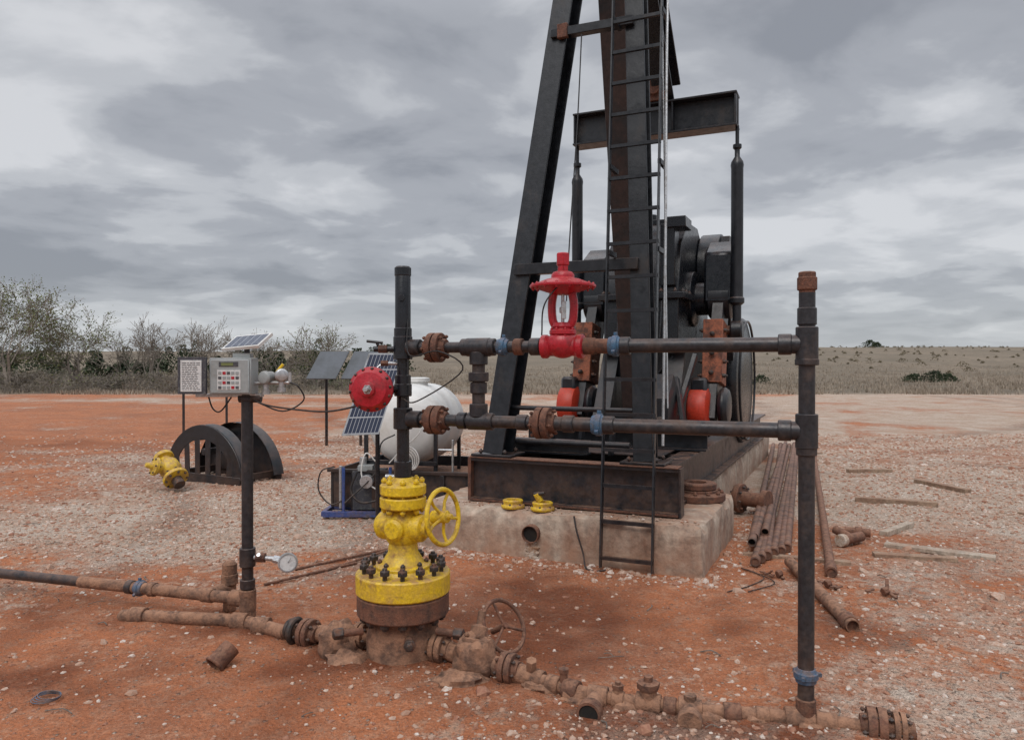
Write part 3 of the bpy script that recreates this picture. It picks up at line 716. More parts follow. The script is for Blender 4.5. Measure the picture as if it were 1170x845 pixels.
p.cyl((WX-.10,WY-.02,1.655),(WX,WY,1.655), .010, M['chrome']); p.lathe((WX-.12,WY-.02,1.655),(1,0,0),[(.018,0),(.018,.04)],M['rust'],6)
p.tube([(WX-.10,WY-.02,1.655),(WX-.13,WY-.03,1.64),(WX-.15,WY-.06,1.6),(WX-.16,WY-.08,1.56)], .005, M['chrome'],6)
p.tube([(WX+.03,WY-.03,1.90),(WX+.05,WY-.1,1.7),(WX+.22,WY-.2,1.72),(WX+.35,WY-.2,1.62),(WX+.1,WY-.15,1.45),(WX,WY-.05,1.46)], .004, M['rubber'], 6)
p.finish()

# ------------------------------------------------------------------ ground flow line
def gp(x,y,o=.03): return V((x,y,hgt(x,y)+o))
p = Obj('surface_flowline', (.9,3.5,.05), bevel=.002)
pts = [V((.10,3.84,.03)),V((.42,3.64,.02)),V((.80,3.53,.015)),V((1.358,3.43,.01)),V((1.64,3.34,.01))]
p.part('pipe'); p.tube(pts, .034, D, 14, 1)
p.part('fittings')
def ax_(i): return (pts[i+1]-pts[i]).normalized()
for i,t_,r_,L,mm in ((0,.35,.046,.07,D),(0,.62,.05,.08,RU),(1,.0,.055,.10,D),(1,.25,.044,.06,D),(1,.62,.052,.12,D),(1,.88,.046,.06,RU),(2,.08,.05,.11,D),(2,.42,.046,.08,RU),(2,.66,.042,.06,D),(2,.95,.052,.13,D),(3,.3,.045,.09,D)):
    p.collar(pts[i].lerp(pts[i+1],t_), ax_(i), r_, L, mm)
q = pts[1]; p.cyl(q, q+V((-.05,-.13,-.005)), .045, D); p.openpipe(q+V((-.065,-.18,-.005)), q+V((-.045,-.12,-.005)), .058, RU, .012)
q = pts[1].lerp(pts[2],.62); p.cyl(q,q+V((0,0,.075)), .042, D); p.lathe(q+V((0,0,.075)),(0,0,1),[(.052,0),(.055,.01),(.055,.03),(.03,.035),(.022,.036),(.022,.06)],RU,8)
q = pts[1].lerp(pts[2],.25); p.cyl(q,q+V((0,0,.06)), .025, D); p.lathe(q+V((0,0,.055)),(0,0,1),[(.03,0),(.03,.02),(.015,.02),(.015,.035)],RU,6)
q = pts[2].lerp(pts[3],.08); p.cyl(q,q+V((-.03,-.13,.0)), .045, D); p.collar(q+V((-.03,-.12,0)),(-.25,-1,0),.057,.06,D); p.cyl(q,q+V((.0,.0,.07)),.03,D)
q = pts[0].lerp(pts[1],.5); p.cyl(q,q+V((0,0,.075)), .02, RU); p.lathe(q+V((0,0,.075)),(0,0,1),[(.028,0),(.028,.02)],RU,6)
p.flange(pts[4]+V((.0,.0,.015)), ax_(3), .08,.08,6,RU,M['bolt']); p.flange(pts[4]+V((.09,-.025,.015)), ax_(3), .07,.05,6,D,M['bolt'])
p.cyl(pts[4],pts[4]+V((.15,-.045,.01)),.04,RU)
p.part('packed_dirt', bevel=0)
for i,t_ in ((0,.2),(0,.8),(1,.4),(2,.25),(2,.6),(3,.1)):
    q = pts[i].lerp(pts[i+1],t_); p.ball(q+V((0,.0,-.035)), .12,.07,.045, D, 16, .6, i+t_*7)
p.finish()

# ------------------------------------------------------------------ instrument post & left flow line
PX, PY = -1.69, 4.75
p = Obj('left_flowline', (-2.5,4.9,.1), bevel=.002)
p.part('main_pipe'); e = V((-1.98,.59,0)).normalized(); s0 = V((PX,PY,.149))
p.cyl(s0-e*.02, s0+e*1.35, .038, D); p.cyl(s0+e*1.35, s0+e*12, .034, PI)
p.part('fittings'); p.union(s0+e*.84, e, .036, M['blue']); p.collar(s0+e*.07,e,.052,.10,D); p.collar(s0+e*.74,e,.046,.05,D); p.collar(s0+e*.92,e,.046,.05,PI); p.collar(s0+e*.3,e,.046,.08,D)
for dz_ in (.06,.13): p.collar(s0+V((-.21,.25,dz_)),(0,0,1),.055-.1*(dz_-.06),.07,D)
p.cyl(s0+V((-.21,.25,-.15)),s0+V((-.21,.25,.11)),.042,D)
p.cyl(s0+e*.32,s0+V((-.21,.25,.0)),.04,D); p.ball(s0+V((-.21,.25,.15)),.048,.048,.035,D,16)
p.part('buried_pipe')
p.tube([(-2.5,4.78,.03),(-2.44,4.77,.035),(-1.95,4.74,.025),(PX,4.70,.02),(-1.36,4.47,.035)], .042, D, 14, 4)
for q in ((-2.40,4.77,.035),(-1.72,4.70,.025),(-1.55,4.60,.03)): p.collar(q,(-1,.12,0),.056,.10,D)
p.finish()
p = Obj('instrument_post', (PX,PY,0), bevel=.002); Z=lambda z:(PX,PY,z)
p.part('post'); p.cyl(Z(.0),Z(1.47), .036, PI, 24)
for z,r_,L,mm in ((.149,.053,.13,D),(.25,.047,.06,PI),(.42,.05,.12,PI),(.06,.05,.08,D),(1.43,.042,.03,PI)): p.collar(Z(z),(0,0,1),r_,L,mm)
p.cyl(Z(1.46),Z(1.78), .018, PI)
p.obox((PX-.32,PY+.0,1.452),(PX+.10,PY-.0,1.452), .05,.02, M['chrome']); p.cyl((PX-.05,PY,1.435),(PX+.09,PY,1.435),.03,PI)
p.part('controller_box', bevel=.006); p.box((PX-.20,PY-.10,1.46),(PX+.06,PY+.04,1.69), M['grey'])
p.box((PX-.19,PY-.112,1.47),(PX+.05,PY-.102,1.68), M['grey'])
p.part('keypad', bevel=0)
p.box((PX-.135,PY-.1145,1.635),(PX-.015,PY-.1125,1.665), M['ink']); p.box((PX-.12,PY-.1165,1.641),(PX-.045,PY-.115,1.659), M['leaf'])
p.box((PX-.145,PY-.115,1.49),(PX+.0,PY-.1125,1.615), M['paper'])
for j in range(4):
    for i in range(5): p.box((PX-.138+i*.027,PY-.118,1.497+j*.030),(PX-.119+i*.027,PY-.115,1.514+j*.030), [M['ink'],M['red'],M['grey'],M['grey']][(i*3+j*2)%4])
p.part('open_door', bevel=.004); p.box((PX-.385,PY-.13,1.465),(PX-.21,PY-.105,1.695), M['ink'])
p.box((PX-.365,PY-.135,1.48),(PX-.235,PY-.131,1.675), M['paper'])
for k in range(16):
    x2_ = PX-.355
    while x2_ < PX-.26: L = R.uniform(.008,.03); p.box((x2_,PY-.137,1.492+k*.011),(min(x2_+L,PX-.243),PY-.1352,1.4955+k*.011), M['ink']); x2_ += L+.005
p.part('solar_panel', bevel=0)
c = V((PX-.0,PY,1.80)); w=V((.25,-.05,.02)); h=V((.05,.12,.085))
def panel(p, bl, w, h, fr=M['white'], back=M['white'], t=.02, face=M['solar'], rim=.012):
    nrm = w.cross(h).normalized(); cs = [bl, bl+w, bl+w+h, bl+h]
    p.add([*cs, *[q-nrm*t for q in cs]], [(4,5,6,7),(0,1,5,4),(1,2,6,5),(2,3,7,6),(3,0,4,7),(0,1,2,3)], fr)
    wn, hn = w.normalized()*rim, h.normalized()*rim
    i0 = bl+wn+hn+nrm*.002; w2 = w-wn*2; h2 = h-hn*2
    p.add([i0,i0+w2,i0+w2+h2,i0+h2],[(0,1,2,3)], face)
panel(p, c-w/2-h/2, w, h); p.cyl(Z(1.71),c-V((0,0,.02)),.012,M['chrome']); p.box((PX-.08,PY-.03,1.692),(PX+.03,PY+.03,1.72), M['grey'])
p.part('pressure_transmitters', bevel=0)
for k,(dx,zz) in enumerate(((.13,1.565),(.23,1.58))):
    q = V((PX+dx,PY-.03,zz)); p.lathe(q,(.35 if k else -.3,-1,0),[(.03,-.06),(.040,-.055),(.040,-.01),(.043,.0),(.043,.02),(.035,.03),(.033,.031)], M['chrome'] if k else M['grey'])
    p.lathe(q+V((0,0,-.03)),(0,0,-1),[(.018,0),(.018,.05),(.026,.05),(.026,.075)], M['chrome'])
p.cyl((PX+.05,PY-.03,1.53),(PX+.28,PY-.03,1.535),.012,M['chrome'],10); p.cyl((PX+.20,PY-.03,1.60),(PX+.24,PY-.03,1.65),.010,M['yellow'],10); p.cyl((PX+.28,PY-.03,1.535),(PX+.28,PY-.03,1.60),.012,M['chrome'],10)
p.part('pressure_gauge', bevel=0)
p.cyl((PX,PY,.42),(PX+.2,PY-.03,.415), .016, M['chrome']); p.collar((PX+.09,PY-.015,.42),(1,0,0),.03,.06,RU,8); p.cyl((PX+.09,PY-.015,.42),(PX+.09,PY-.06,.45),.012,M['chrome'])
q = V((PX+.275,PY-.06,.40)); ga_ = V((.35,-1,.1)); p.lathe(q,ga_,[(.05,-.03),(.06,-.025),(.062,.01),(.054,.012),(.054,.004),(0,.004)], M['chrome'], 28); p.lathe(q+ga_.normalized()*.006,ga_,[(.05,0),(0,0.0005)],M['paper'],28)
p.obox(q+ga_.normalized()*.008, q+ga_.normalized()*.008+V((.02,0,.03)), .004,.002, M['ink'])
p.cyl((PX+.18,PY-.03,.415),(PX+.235,PY-.04,.405), .026, M['chrome'], 8)
p.part('signal_cables', bevel=0)
p.tube([(PX+.27,PY-.03,1.54),(PX+.34,PY-.05,1.51),(PX+.36,PY,1.42),(PX+.22,PY+.02,1.35),(PX+.04,PY,1.42)], .005, M['rubber'], 6)
p.tube([(PX+.03,PY-.02,1.43),(PX+.15,PY-.05,1.39),(PX+.40,PY-.2,1.37),(PX+.62,PY-.4,1.375),(-.86,4.18,1.42),(-.80,4.14,1.46)], .006, M['rubber'], 6)
p.tube([(PX-.25,PY,1.46),(PX-.22,PY,1.37),(PX-.17,PY,1.35),(PX-.10,PY,1.44)], .005, M['rubber'], 6)
p.finish()

p = Obj('pipe_collar', (-1.58,4.1,0)); p.part('collar'); p.openpipe((-1.60,4.0,.035),(-1.54,4.08,.10), .052, RU, .012); p.part('lip'); p.torus((-1.60,4.0,.035),(.06,.08,.07), .05,.010,RU); p.finish()
p = Obj('wire_coil', (-2.28,3.62,0)); p.part('wire',bevel=0)
for k in range(4): p.torus((-2.28+.006*k,3.63,.012+.006*k+hgt(-2.28,3.63)),(.05*k,.04,1), .062-.004*k,.0025,M['blue'],28,6)
p.finish()

# ------------------------------------------------------------------ left: horsehead, yellow valve, tank skid, panels
p = Obj('pumpjack_horsehead', (-4.1,10.7,0), Matrix.Translation((-4.16,10.75,-.03)) @ Matrix.Rotation(rad(60),4,'Z') @ Matrix.Scale(.90,4), bevel=.004)
def arcpts(r0, a0, a1, n): return [(r0*math.cos(rad(a0+(a1-a0)*i/n)), r0*math.sin(rad(a0+(a1-a0)*i/n))) for i in range(n+1)]
p.part('side_plates')
for a in (-.40,.40):
    outer = arcpts(.92, 3, 172, 24); n0 = len(outer); inner = arcpts(.70, 3, 172, 24)
    vs = [(a-.01,y,z) for y,z in outer]+[(a-.01,y,z) for y,z in inner]+[(a+.01,y,z) for y,z in outer]+[(a+.01,y,z) for y,z in inner]; fs=[]
    for i in range(n0-1):
        fs += [(i,i+1,n0+i+1,n0+i),(2*n0+i,3*n0+i,3*n0+i+1,2*n0+i+1),(i,2*n0+i,2*n0+i+1,i+1),(n0+i,n0+i+1,3*n0+i+1,3*n0+i)]
    p.add(vs, fs, BK)
    p.box((a-.012,-.86,.0),(a+.012,.86,.16), BK)
    for y_ in (-.6,-.36,-.12,.12,.36,.6):
        p.obox((a,y_,.1),(a,y_*1.06,math.sqrt(max(.02,.76**2-y_*y_))+.02), .012,.12, BK, up=(0,1,0))
p.part('wrap_plate')
o1 = arcpts(.925,8,172,22); o2 = arcpts(.91,8,172,22); n0 = len(o1)
fs=[]
for i in range(n0-1): fs += [(i,i+1,n0+i+1,n0+i),(2*n0+i,3*n0+i,3*n0+i+1,2*n0+i+1)]
for lo,hi in ((-.39,-.20),(.20,.39)):
    p.add([(lo,y,z) for y,z in o1]+[(hi,y,z) for y,z in o1]+[(lo,y,z) for y,z in o2]+[(hi,y,z) for y,z in o2], fs, BK)
p.part('web_plate'); p.prism([(y,z) for y,z in arcpts(.84,8,172,18)], .36,.38, BK)
p.part('cross_beams')
for y_,z_ in ((-.7,.12),(.7,.12),(0,.5),(.35,.7)): p.obox((-.39,y_,z_),(.39,y_,z_), .08,.10, BK)
p.finish()
p = Obj('yellow_valve', (-4.45,9.8,0))
c = V((-4.50,9.8,.27)); ax = V((.55,-.45,-.50)).normalized()
p.part('body')
p.lathe(c-ax*.26, ax, [(.0,0),(.12,0),(.13,.02),(.13,.06),(.08,.07),(.08,.13),(.13,.17),(.14,.28),(.11,.34),(.09,.36),(.09,.40),(.16,.41),(.16,.46),(.1,.47),(.06,.47)], Y_, 28)
p.bolts(c+ax*.17, ax, .135,8,.017,.12,M['bolt'])
p.part('bonnet'); u2 = V((-.5,-.5,.2)).normalized(); p.lathe(c, u2, [(.08,0),(.08,.17),(.12,.18),(.12,.22),(.05,.23),(.03,.32)], Y_); p.bolts(c+u2*.2,u2,.1,6,.014,.08,M['bolt'])
p.part('stem'); p.cyl(c+ax*.2,c+ax*.32,.07,M['bolt']); p.finish()

TM = Matrix.Translation((-1.12,8.55,0)) @ Matrix.Rotation(rad(-12),4,'Z')
p = Obj('chemical_tank', tuple(TM@V((0,0,0))), TM, bevel=.004)
p.part('containment_tray')
p.box((-.72,-.6,.10),(.78,-.57,.50), SK); p.box((-.72,.85,.10),(.78,.88,.50), BK); p.box((-.75,-.6,.10),(-.72,.88,.50), BK); p.box((.78,-.6,.10),(.81,.88,.50), BK); p.box((-.72,-.57,.1),(.78,.85,.13), BK)
p.box((-.78,-.63,.48),(.84,-.57,.515), M['brownrust']); p.box((-.7,-.4,.13),(.7,.7,.40), D)
for a in (-.5,0,.5): p.box((a,-.63,-.02),(a+.05,-.602,.48), BK); p.box((a,.87,-.02),(a+.05,.9,.48), BK)
p.part('tank', bevel=0)
p.lathe((.02,-.42,.98),(0,1,0),[(0,-.10),(.15,-.095),(.3,-.06),(.39,.0),(.43,.08),(.44,.16),(.44,.28),(.45,.30),(.45,.34),(.44,.36),(.44,.68),(.45,.70),(.45,.74),(.44,.76),(.44,.90),(.40,1.02),(.3,1.10),(0,1.14)], M['white'], 40)
p.lathe((.02,.05,1.40),(0,0,1),[(.12,0),(.12,.05),(.14,.05),(.14,.09),(.10,.1)], M['white'])
p.lathe((.02,-.515,1.12),(0,-1,0),[(.06,0),(.06,.02),(.03,.025),(.03,.05)], M['grey'])
p.part('tank_stand')
for a in (-.40,.40):
    for bb in (-.45,.45): p.obox((a,bb,.2),(a,bb,.95), .04,.04, BK, up=(0,1,0))
p.obox((-.42,-.47,.58),(.42,-.47,.58), .04,.05, BK); p.obox((-.42,-.47,.40),(.42,-.47,.40), .04,.05, BK)
p.cyl((.62,-.55,.5),(.62,-.55,.85), .012, M['chrome']); p.cyl((.46,-.55,.74),(.62,-.55,.74), .012, M['chrome'])
p.part('hose_coil', bevel=0)
for k in range(4): p.torus((.10+.02*k,-.62,.62+.01*k),(.1*k,1,.1), .10+.008*k,.008, M['white'],28,6)
p.tube([(.0,-.62,.9),(-.15,-.64,.8),(-.2,-.66,.5),(-.45,-.9,.2)], .008, M['rubber'],6)
p.tube([(.2,-.6,1.1),(.3,-.66,.95),(.1,-.68,.75),(-.05,-.66,.6)], .007, M['white'],6)
p.finish()
p = Obj('injection_pump_skid', (-1.75,8.0,0), bevel=.003)
BL = M['bluer']; p.part('frame')
x1,x2,y1,y2 = -2.02,-1.28,7.95,8.35
for a,b3,c3,d3 in ((x1,y1,x2,y1),(x1,y2,x2,y2)): p.obox((a,b3,.05),(c3,d3,.05), .05,.06, BL)
for a in (x1,x2,-1.7): p.obox((a,y1,.05),(a,y2,.05), .045,.05, BL)
for a in (x1+.22,x2-.02): p.obox((a,y1,.06),(a,y1,.55), .03,.03, BL, up=(0,1,0))
p.part('pump'); p.box((-1.72,8.02,.08),(-1.38,8.28,.5), M['ink']); p.cyl((-1.55,8.0,.4),(-1.55,7.9,.4), .07, M['chrome']); p.cyl((-1.62,8.1,.5),(-1.62,8.1,.64), .04, M['chrome']); p.cyl((-1.35,7.95,.45),(-1.2,7.93,.45),.03,M['chrome'])
p.cyl((-1.84,8.0,.1),(-1.84,8.0,.56), .02, M['chrome']); p.box((-1.66,8.0,.5),(-1.5,8.2,.56),M['grey'])
p.part('hoses', bevel=0)
p.tube([(-1.66,7.97,.5),(-1.72,7.94,.3),(-1.6,7.9,.18),(-1.4,7.92,.2),(-1.3,7.95,.12)], .012, M['rubber'],8)
p.tube([(-1.9,8.0,.55),(-2.05,8.0,.5),(-2.08,8.0,.3),(-1.95,7.98,.15),(-1.8,7.97,.2)], .008, M['rubber'],6)
p.tube([(-1.45,7.97,.6),(-1.56,7.93,.7),(-1.6,7.93,.45),(-1.42,7.92,.3)], .008, M['white'],6)
p.finish()
p = Obj('solar_panel', (-1.45,7.3,1.0), bevel=0); p.part('module')
panel(p, V((-1.60,7.0,.98)), V((.32,.15,0)), V((.20,.30,.78)), M['chrome'])
p.part('mast'); p.cyl((-1.33,7.36,.0),(-1.33,7.36,1.35), .022, B_); p.obox((-1.33,7.36,1.1),(-1.36,7.24,1.2), .05,.02, M['chrome'])
p.obox((-1.33,7.36,.98),(-1.33,7.14,.99), .04,.02, M['chrome'])
p.finish()
for bx in (-4.15,-3.45):
    p = Obj('solar_panel', (bx,15,1.3), bevel=0); p.part('module')
    panel(p, V((bx,15.0,1.36)), V((.62,-.1,0)), V((.18,.45,.56)), M['greyp'], face=M['greyp'])
    p.part('mast'); p.cyl((bx+.35,15.25,-.05),(bx+.35,15.25,1.6), .03, B_, 10); p.finish()
for x_,y_,h_ in ((-7.5,17,1.3),(-6.9,18.0,1.2)):
    p = Obj('steel_stake', (x_,y_,0)); p.part('stake'); p.cyl((x_,y_,-.05),(x_,y_,h_), .03, M['pipe'], 8); p.finish()

# ------------------------------------------------------------------ right: tubing stack, boards, fittings
dt = V((.36,.93,0)).normalized()
p = Obj('tubing_stack', (3,9,0), bevel=0); p.part('joints')
off = [0,.085,.172,.26,.345,.43]
for k,o in enumerate(off):
    s = V((1.98+o, 5.95+.12*R.random()+.10*k, .04)); d2 = (dt+V((R.uniform(-.014,.014),0,0))).normalized()
    p.openpipe(s, s+d2*9.3, .036, M['tub']); p.collar(s+d2*9.2,d2,.044,.13,M['tub']); p.collar(s+d2*.05,d2,.041,.08,RU)
for k,o in enumerate((.05,.14,.30)):
    s = V((2.03+o, 6.45+.2*k, .105)); p.openpipe(s, s+(dt+V((R.uniform(-.02,.02),0,0))).normalized()*8.4, .036, M['tub'])
p.part('sleepers')
for q in (.5,5.0,8.6):
    c = V((1.98,5.95,.0))+dt*q; p.obox(c-V((.15,-.05,-.0)),c+V((.65,-.25,0)), .08,.035, M['wood'])
p.finish()
p = Obj('steel_pipe', (2.5,6,0), bevel=0); p.part('joint'); s=V((2.47,5.75,.04)); p.openpipe(s, s+dt*8.9, .037, RU); p.collar(s+dt*.1,dt,.046,.18,RU); p.finish()
p = Obj('steel_pipe', (2.2,5,0), bevel=0); p.part('joint'); s=V((2.09,4.55,.045)); e2=V((2.24,6.0,.06)); p.openpipe(s,e2, .042, D); p.collar(s.lerp(e2,.06),e2-s,.052,.10,RU); p.finish()
def board(nm, a, b4, w, h, mt):
    p = Obj(nm, a); p.part('plank'); A=gp(a[0],a[1],h*.4); B=gp(b4[0],b4[1],h*.4); p.obox(A,B,w,h,mt); p.finish()
board('wooden_board',(3.40,6.78,0),(4.10,6.30,0),.12,.035,M['woodl'])
board('wooden_board',(3.12,6.42,0),(3.75,6.28,0),.10,.035,M['wood'])
board('wooden_board',(4.15,9.0,0),(4.95,8.65,0),.10,.06,M['wood'])
board('wooden_board',(5.6,10.3,0),(5.8,9.45,0),.10,.06,M['wood'])
board('wooden_board',(5.1,11.3,0),(5.8,11.4,0),.10,.06,M['wood'])
board('wooden_board',(3.62,7.25,0),(4.1,7.65,0),.08,.05,M['woodl'])
board('wooden_board',(5.6,8.2,0),(5.9,8.3,0),.06,.03,M['wood'])
p = Obj('pipe_fitting', (3.1,6.9,0)); p.part('tee'); p.openpipe((2.98,6.75,.05),(3.25,6.92,.05), .045, RU); p.cyl((3.12,6.84,.05),(3.04,7.0,.10),.04,RU); p.part('collar'); p.collar((3.0,6.76,.05),(.32,.2,0),.057,.06,M['coppery']); p.finish()
p = Obj('pipe_fitting', (3.35,7.4,0)); p.part('nipple'); p.openpipe((3.2,7.15,.05),(3.40,7.05,.05), .04, RU); p.part('collar'); p.collar((3.31,7.1,.05),(.22,-.1,0),.05,.06,RU); p.finish()
for (x_,y_) in ((2.62,5.25),(2.05,5.75),(2.3,5.45)):
    p = Obj('scrap_metal', (x_,y_,0)); p.part('bits')
    for k in range(5):
        q = gp(x_+R.uniform(-.12,.12), y_+R.uniform(-.1,.1), .015); d2 = V((R.uniform(-1,1),R.uniform(-1,1),.1)); p.obox(q,q+d2.normalized()*R.uniform(.04,.12), .025,.012, RU)
    p.part('nut'); p.lathe(gp(x_,y_,.03),(1,.3,.2),[(.02,0),(.03,0),(.03,.04),(.02,.04)],RU,6); p.finish()
p = Obj('cable', (1,5,0), bevel=0); p.part('strand')
p.tube([pw(-.8,-.27,.4), pw(-.76,-.31,.28), pw(-.70,-.33,.12), pw(-.66,-.38,.02), pw(-.58,-.42,.01), pw(-.5,-.36,.012)], .008, M['rubber'], 6)
p.tube([gp(1.55,5.35,.008), gp(1.75,5.5,.008), gp(1.95,5.75,.01), gp(1.85,6.0,.01), gp(1.98,5.6,.008), gp(1.7,5.35,.008)], .004, M['rubber'], 6)
p.finish()
p = Obj('steel_rods', (-1.3,6,0), bevel=0); p.part('rods')
for a,b4 in (((-1.75,6.0),(-.95,6.75)),((-1.5,5.95),(-.85,6.9)),((-1.85,5.55),(-1.3,6.2))): p.cyl(gp(*a,.012),gp(*b4,.014), .011, RU, 8)
p.finish()
p = Obj('dry_sticks', (0,4,0), bevel=0); p.part('twigs')
for k in range(50):
    y = 2.9+R.random()**1.4*6; x = R.uniform(-.7,.7)*y; a=R.random()*6.28; L=R.uniform(.05,.16)
    p.tube([gp(x,y,.006), gp(x+L*.5*math.cos(a),y+L*.5*math.sin(a),.016), gp(x+L*math.cos(a+.3),y+L*math.sin(a+.3),.006)], R.uniform(.002,.004), M['bark'],5,2)
p.finish()

# ------------------------------------------------------------------ vegetation
def segs_mesh(segs, sides=4):
    A = np.array([s[0] for s in segs]); B = np.array([s[1] for s in segs]); r0 = np.array([s[2] for s in segs]); r1 = np.array([s[3] for s in segs])
    d = B-A; d /= np.maximum(np.linalg.norm(d,axis=1,keepdims=True),1e-6)
    ref = np.where(np.abs(d[:,2:3])<.9, np.array([[0,0,1.]]), np.array([[1.,0,0]]))
    x = np.cross(d, ref); x /= np.linalg.norm(x,axis=1,keepdims=True); y = np.cross(d,x)
    vs = []
    for P_, r_ in ((A,r0),(B,r1)):
        for k in range(sides):
            a = 2*math.pi*k/sides; vs.append(P_+(x*math.cos(a)+y*math.sin(a))*r_[:,None])
    vs = np.stack(vs,1).reshape(-1,3); n = len(segs); base = (np.arange(n)*2*sides)[:,None]
    fs = np.concatenate([base+np.array([[k,(k+1)%sides,sides+(k+1)%sides,sides+k]]) for k in range(sides)])
    return vs, fs
def quads(C, size, rs):
    n = len(C); u = rs.normal(size=(n,3)); u /= np.linalg.norm(u,axis=1,keepdims=True); w = rs.normal(size=(n,3)); w = np.cross(u,w); w /= np.linalg.norm(w,axis=1,keepdims=True)
    s = size*rs.uniform(.5,1.3,(n,1)); vs = np.stack([C-u*s, C-w*s*.6, C+u*s, C+w*s*.6],1).reshape(-1,3)
    return vs, np.arange(4*n).reshape(n,4)
def grow(rng, p, d, L, r, lv, segs, tips, spread, droop, kids):
    n = 3; q = V(p); dd = V(d)
    for i in range(n):
        dd = (dd+V((rng.uniform(-1,1),rng.uniform(-1,1),rng.uniform(-.6,.8)))*.16*(1+.2*lv)-V((0,0,droop*lv))).normalized()
        q2 = q+dd*(L/n); ra = r*(1-.55*i/n); rb = r*(1-.55*(i+1)/n)
        segs.append((tuple(q),tuple(q2),ra,rb))
        if lv > 0 and (i > 0 or rng.random() < .6):
            for _ in range(kids if i == n-1 else 1):
                x, y = perp(dd); a = rng.random()*6.28; e = (dd+(x*math.cos(a)+y*math.sin(a))*spread*rng.uniform(.6,1.4)).normalized()
                grow(rng, q2, e, L*rng.uniform(.55,.82), rb*rng.uniform(.5,.75), lv-1, segs, tips, spread, droop, kids)
        elif lv == 0: tips.append(tuple(q2))
        q = q2
def tree(rng, h, lv=4, spread=.75, stems=1, r=None, kids=2, droop=.0):
    segs, tips = [], []
    for s in range(stems):
        a = rng.random()*6.28; d = V((math.cos(a)*.35*(stems>1),math.sin(a)*.35*(stems>1),1)).normalized()
        grow(rng, (0,0,-.1), d, h*.36, r or h*.022, lv, segs, tips, spread, droop, kids)
    return segs, np.array(tips)
def make_tree(name, x, y, h, seed, lv, leafn, leafs, lm, bm_, stems=1, spread=.75, minr=.010):
    rng = random.Random(seed); rs2 = np.random.RandomState(seed)
    segs, tips = tree(rng, h, lv, spread, stems)
    k = h/tips[:,2].max(); tips = tips*k
    segs = [(tuple(V(a)*k),tuple(V(b)*k),max(r0*k,minr),max(r1*k,minr*.7)) for a,b,r0,r1 in segs]
    v1, f1 = segs_mesh(segs, 4 if lv < 5 else 3)
    C = tips[rs2.randint(0,len(tips),leafn)]+rs2.normal(size=(leafn,3))*.16
    v2, f2 = quads(C, leafs, rs2)
    v = np.concatenate([v1,v2]); f = np.concatenate([f1,f2+len(v1)])
    o = mesh_np(name, v, f, [bm_,lm], np.r_[np.zeros(len(f1)),np.ones(len(f2))]); o.location = (x,y,hgt(x,y)); return o
BP = M['barkl']
make_tree('leafy_tree', -29.6, 44, 7.0, 5, 5, 5200, .06, M['leaf'], BP, 2, .75, .012)
make_tree('leafy_tree', -26.9, 46, 5.3, 8, 4, 2600, .06, M['leaf'], BP, 3, .75, .012)
make_tree('leafy_tree', -36, 47, 7.0, 9, 4, 2800, .06, M['leaf'], M['bark'], 3, .75, .014)
make_tree('leafy_tree', -32.0, 46, 5.8, 31, 4, 2600, .06, M['leaf'], M['bark'], 3, .75, .014)
make_tree('bare_tree', -23.2, 48, 5.0, 12, 4, 350, .045, M['brushl'], BP, 3, .6, .012)
make_tree('bare_tree', -20.9, 48, 4.8, 15, 4, 350, .045, M['brushl'], BP, 3, .6, .012)
make_tree('bare_tree', -26.0, 50, 3.9, 18, 4, 350, .045, M['brushl'], BP, 3, .6, .012)
make_tree('leafy_tree', -12.4, 47, 4.3, 21, 4, 1100, .055, M['leaf'], BP, 3, .7, .012)
make_tree('bare_tree', -15.6, 50, 3.4, 23, 4, 350, .045, M['brushl'], BP, 3, .7, .012)
make_tree('bare_tree', -18.6, 51, 4.2, 25, 4, 350, .045, M['brushl'], BP, 3, .6, .012)
variants = []
for sd in range(6):
    rng = random.Random(100+sd); rs2 = np.random.RandomState(sd); segs, tips = tree(rng, 1.0, 3, .9, 5, .012)
    segs = [(a,b,max(r0,.005),max(r1,.004)) for a,b,r0,r1 in segs]; v1,f1 = segs_mesh(segs,3)
    n0 = 150; C = tips[rs2.randint(0,len(tips),n0)]+rs2.normal(size=(n0,3))*.07; v2,f2 = quads(C,.03,rs2)
    variants.append((v1,f1,v2,f2))
VS, FS, MI, o = [], [], [], 0
rng = random.Random(44)
for k in range(290):
    y = rng.uniform(42,58) if k < 210 else rng.uniform(58,100); x = y*rng.uniform(-.95,-.17 if k%5 else -.05)
    if k < 210 and x > -11 and rng.random() < .5: x -= 12
    v1,f1,v2,f2 = variants[k%6]; s = rng.uniform(.7,1.8)*(1.2 if x < -15 else .75); a = rng.random()*6.28; c,si = math.cos(a),math.sin(a)
    T = np.array([[c,-si,0],[si,c,0],[0,0,1]])*s*np.array([1.15,1.15,.85]); base = np.array([x,y,hgt(x,y)])
    dark = 1 if rng.random() < .25 else 0
    VS += [v1@T+base, v2@T+base]; FS.append(f1+o); o += len(v1); FS.append(f2+o); o += len(v2); MI += [np.full(len(f1),0), np.full(len(f2),1+dark)]
mesh_np('brush_thicket', np.concatenate(VS), np.concatenate(FS), [M['barkl'],M['brushl'],M['leaf']], np.concatenate(MI))
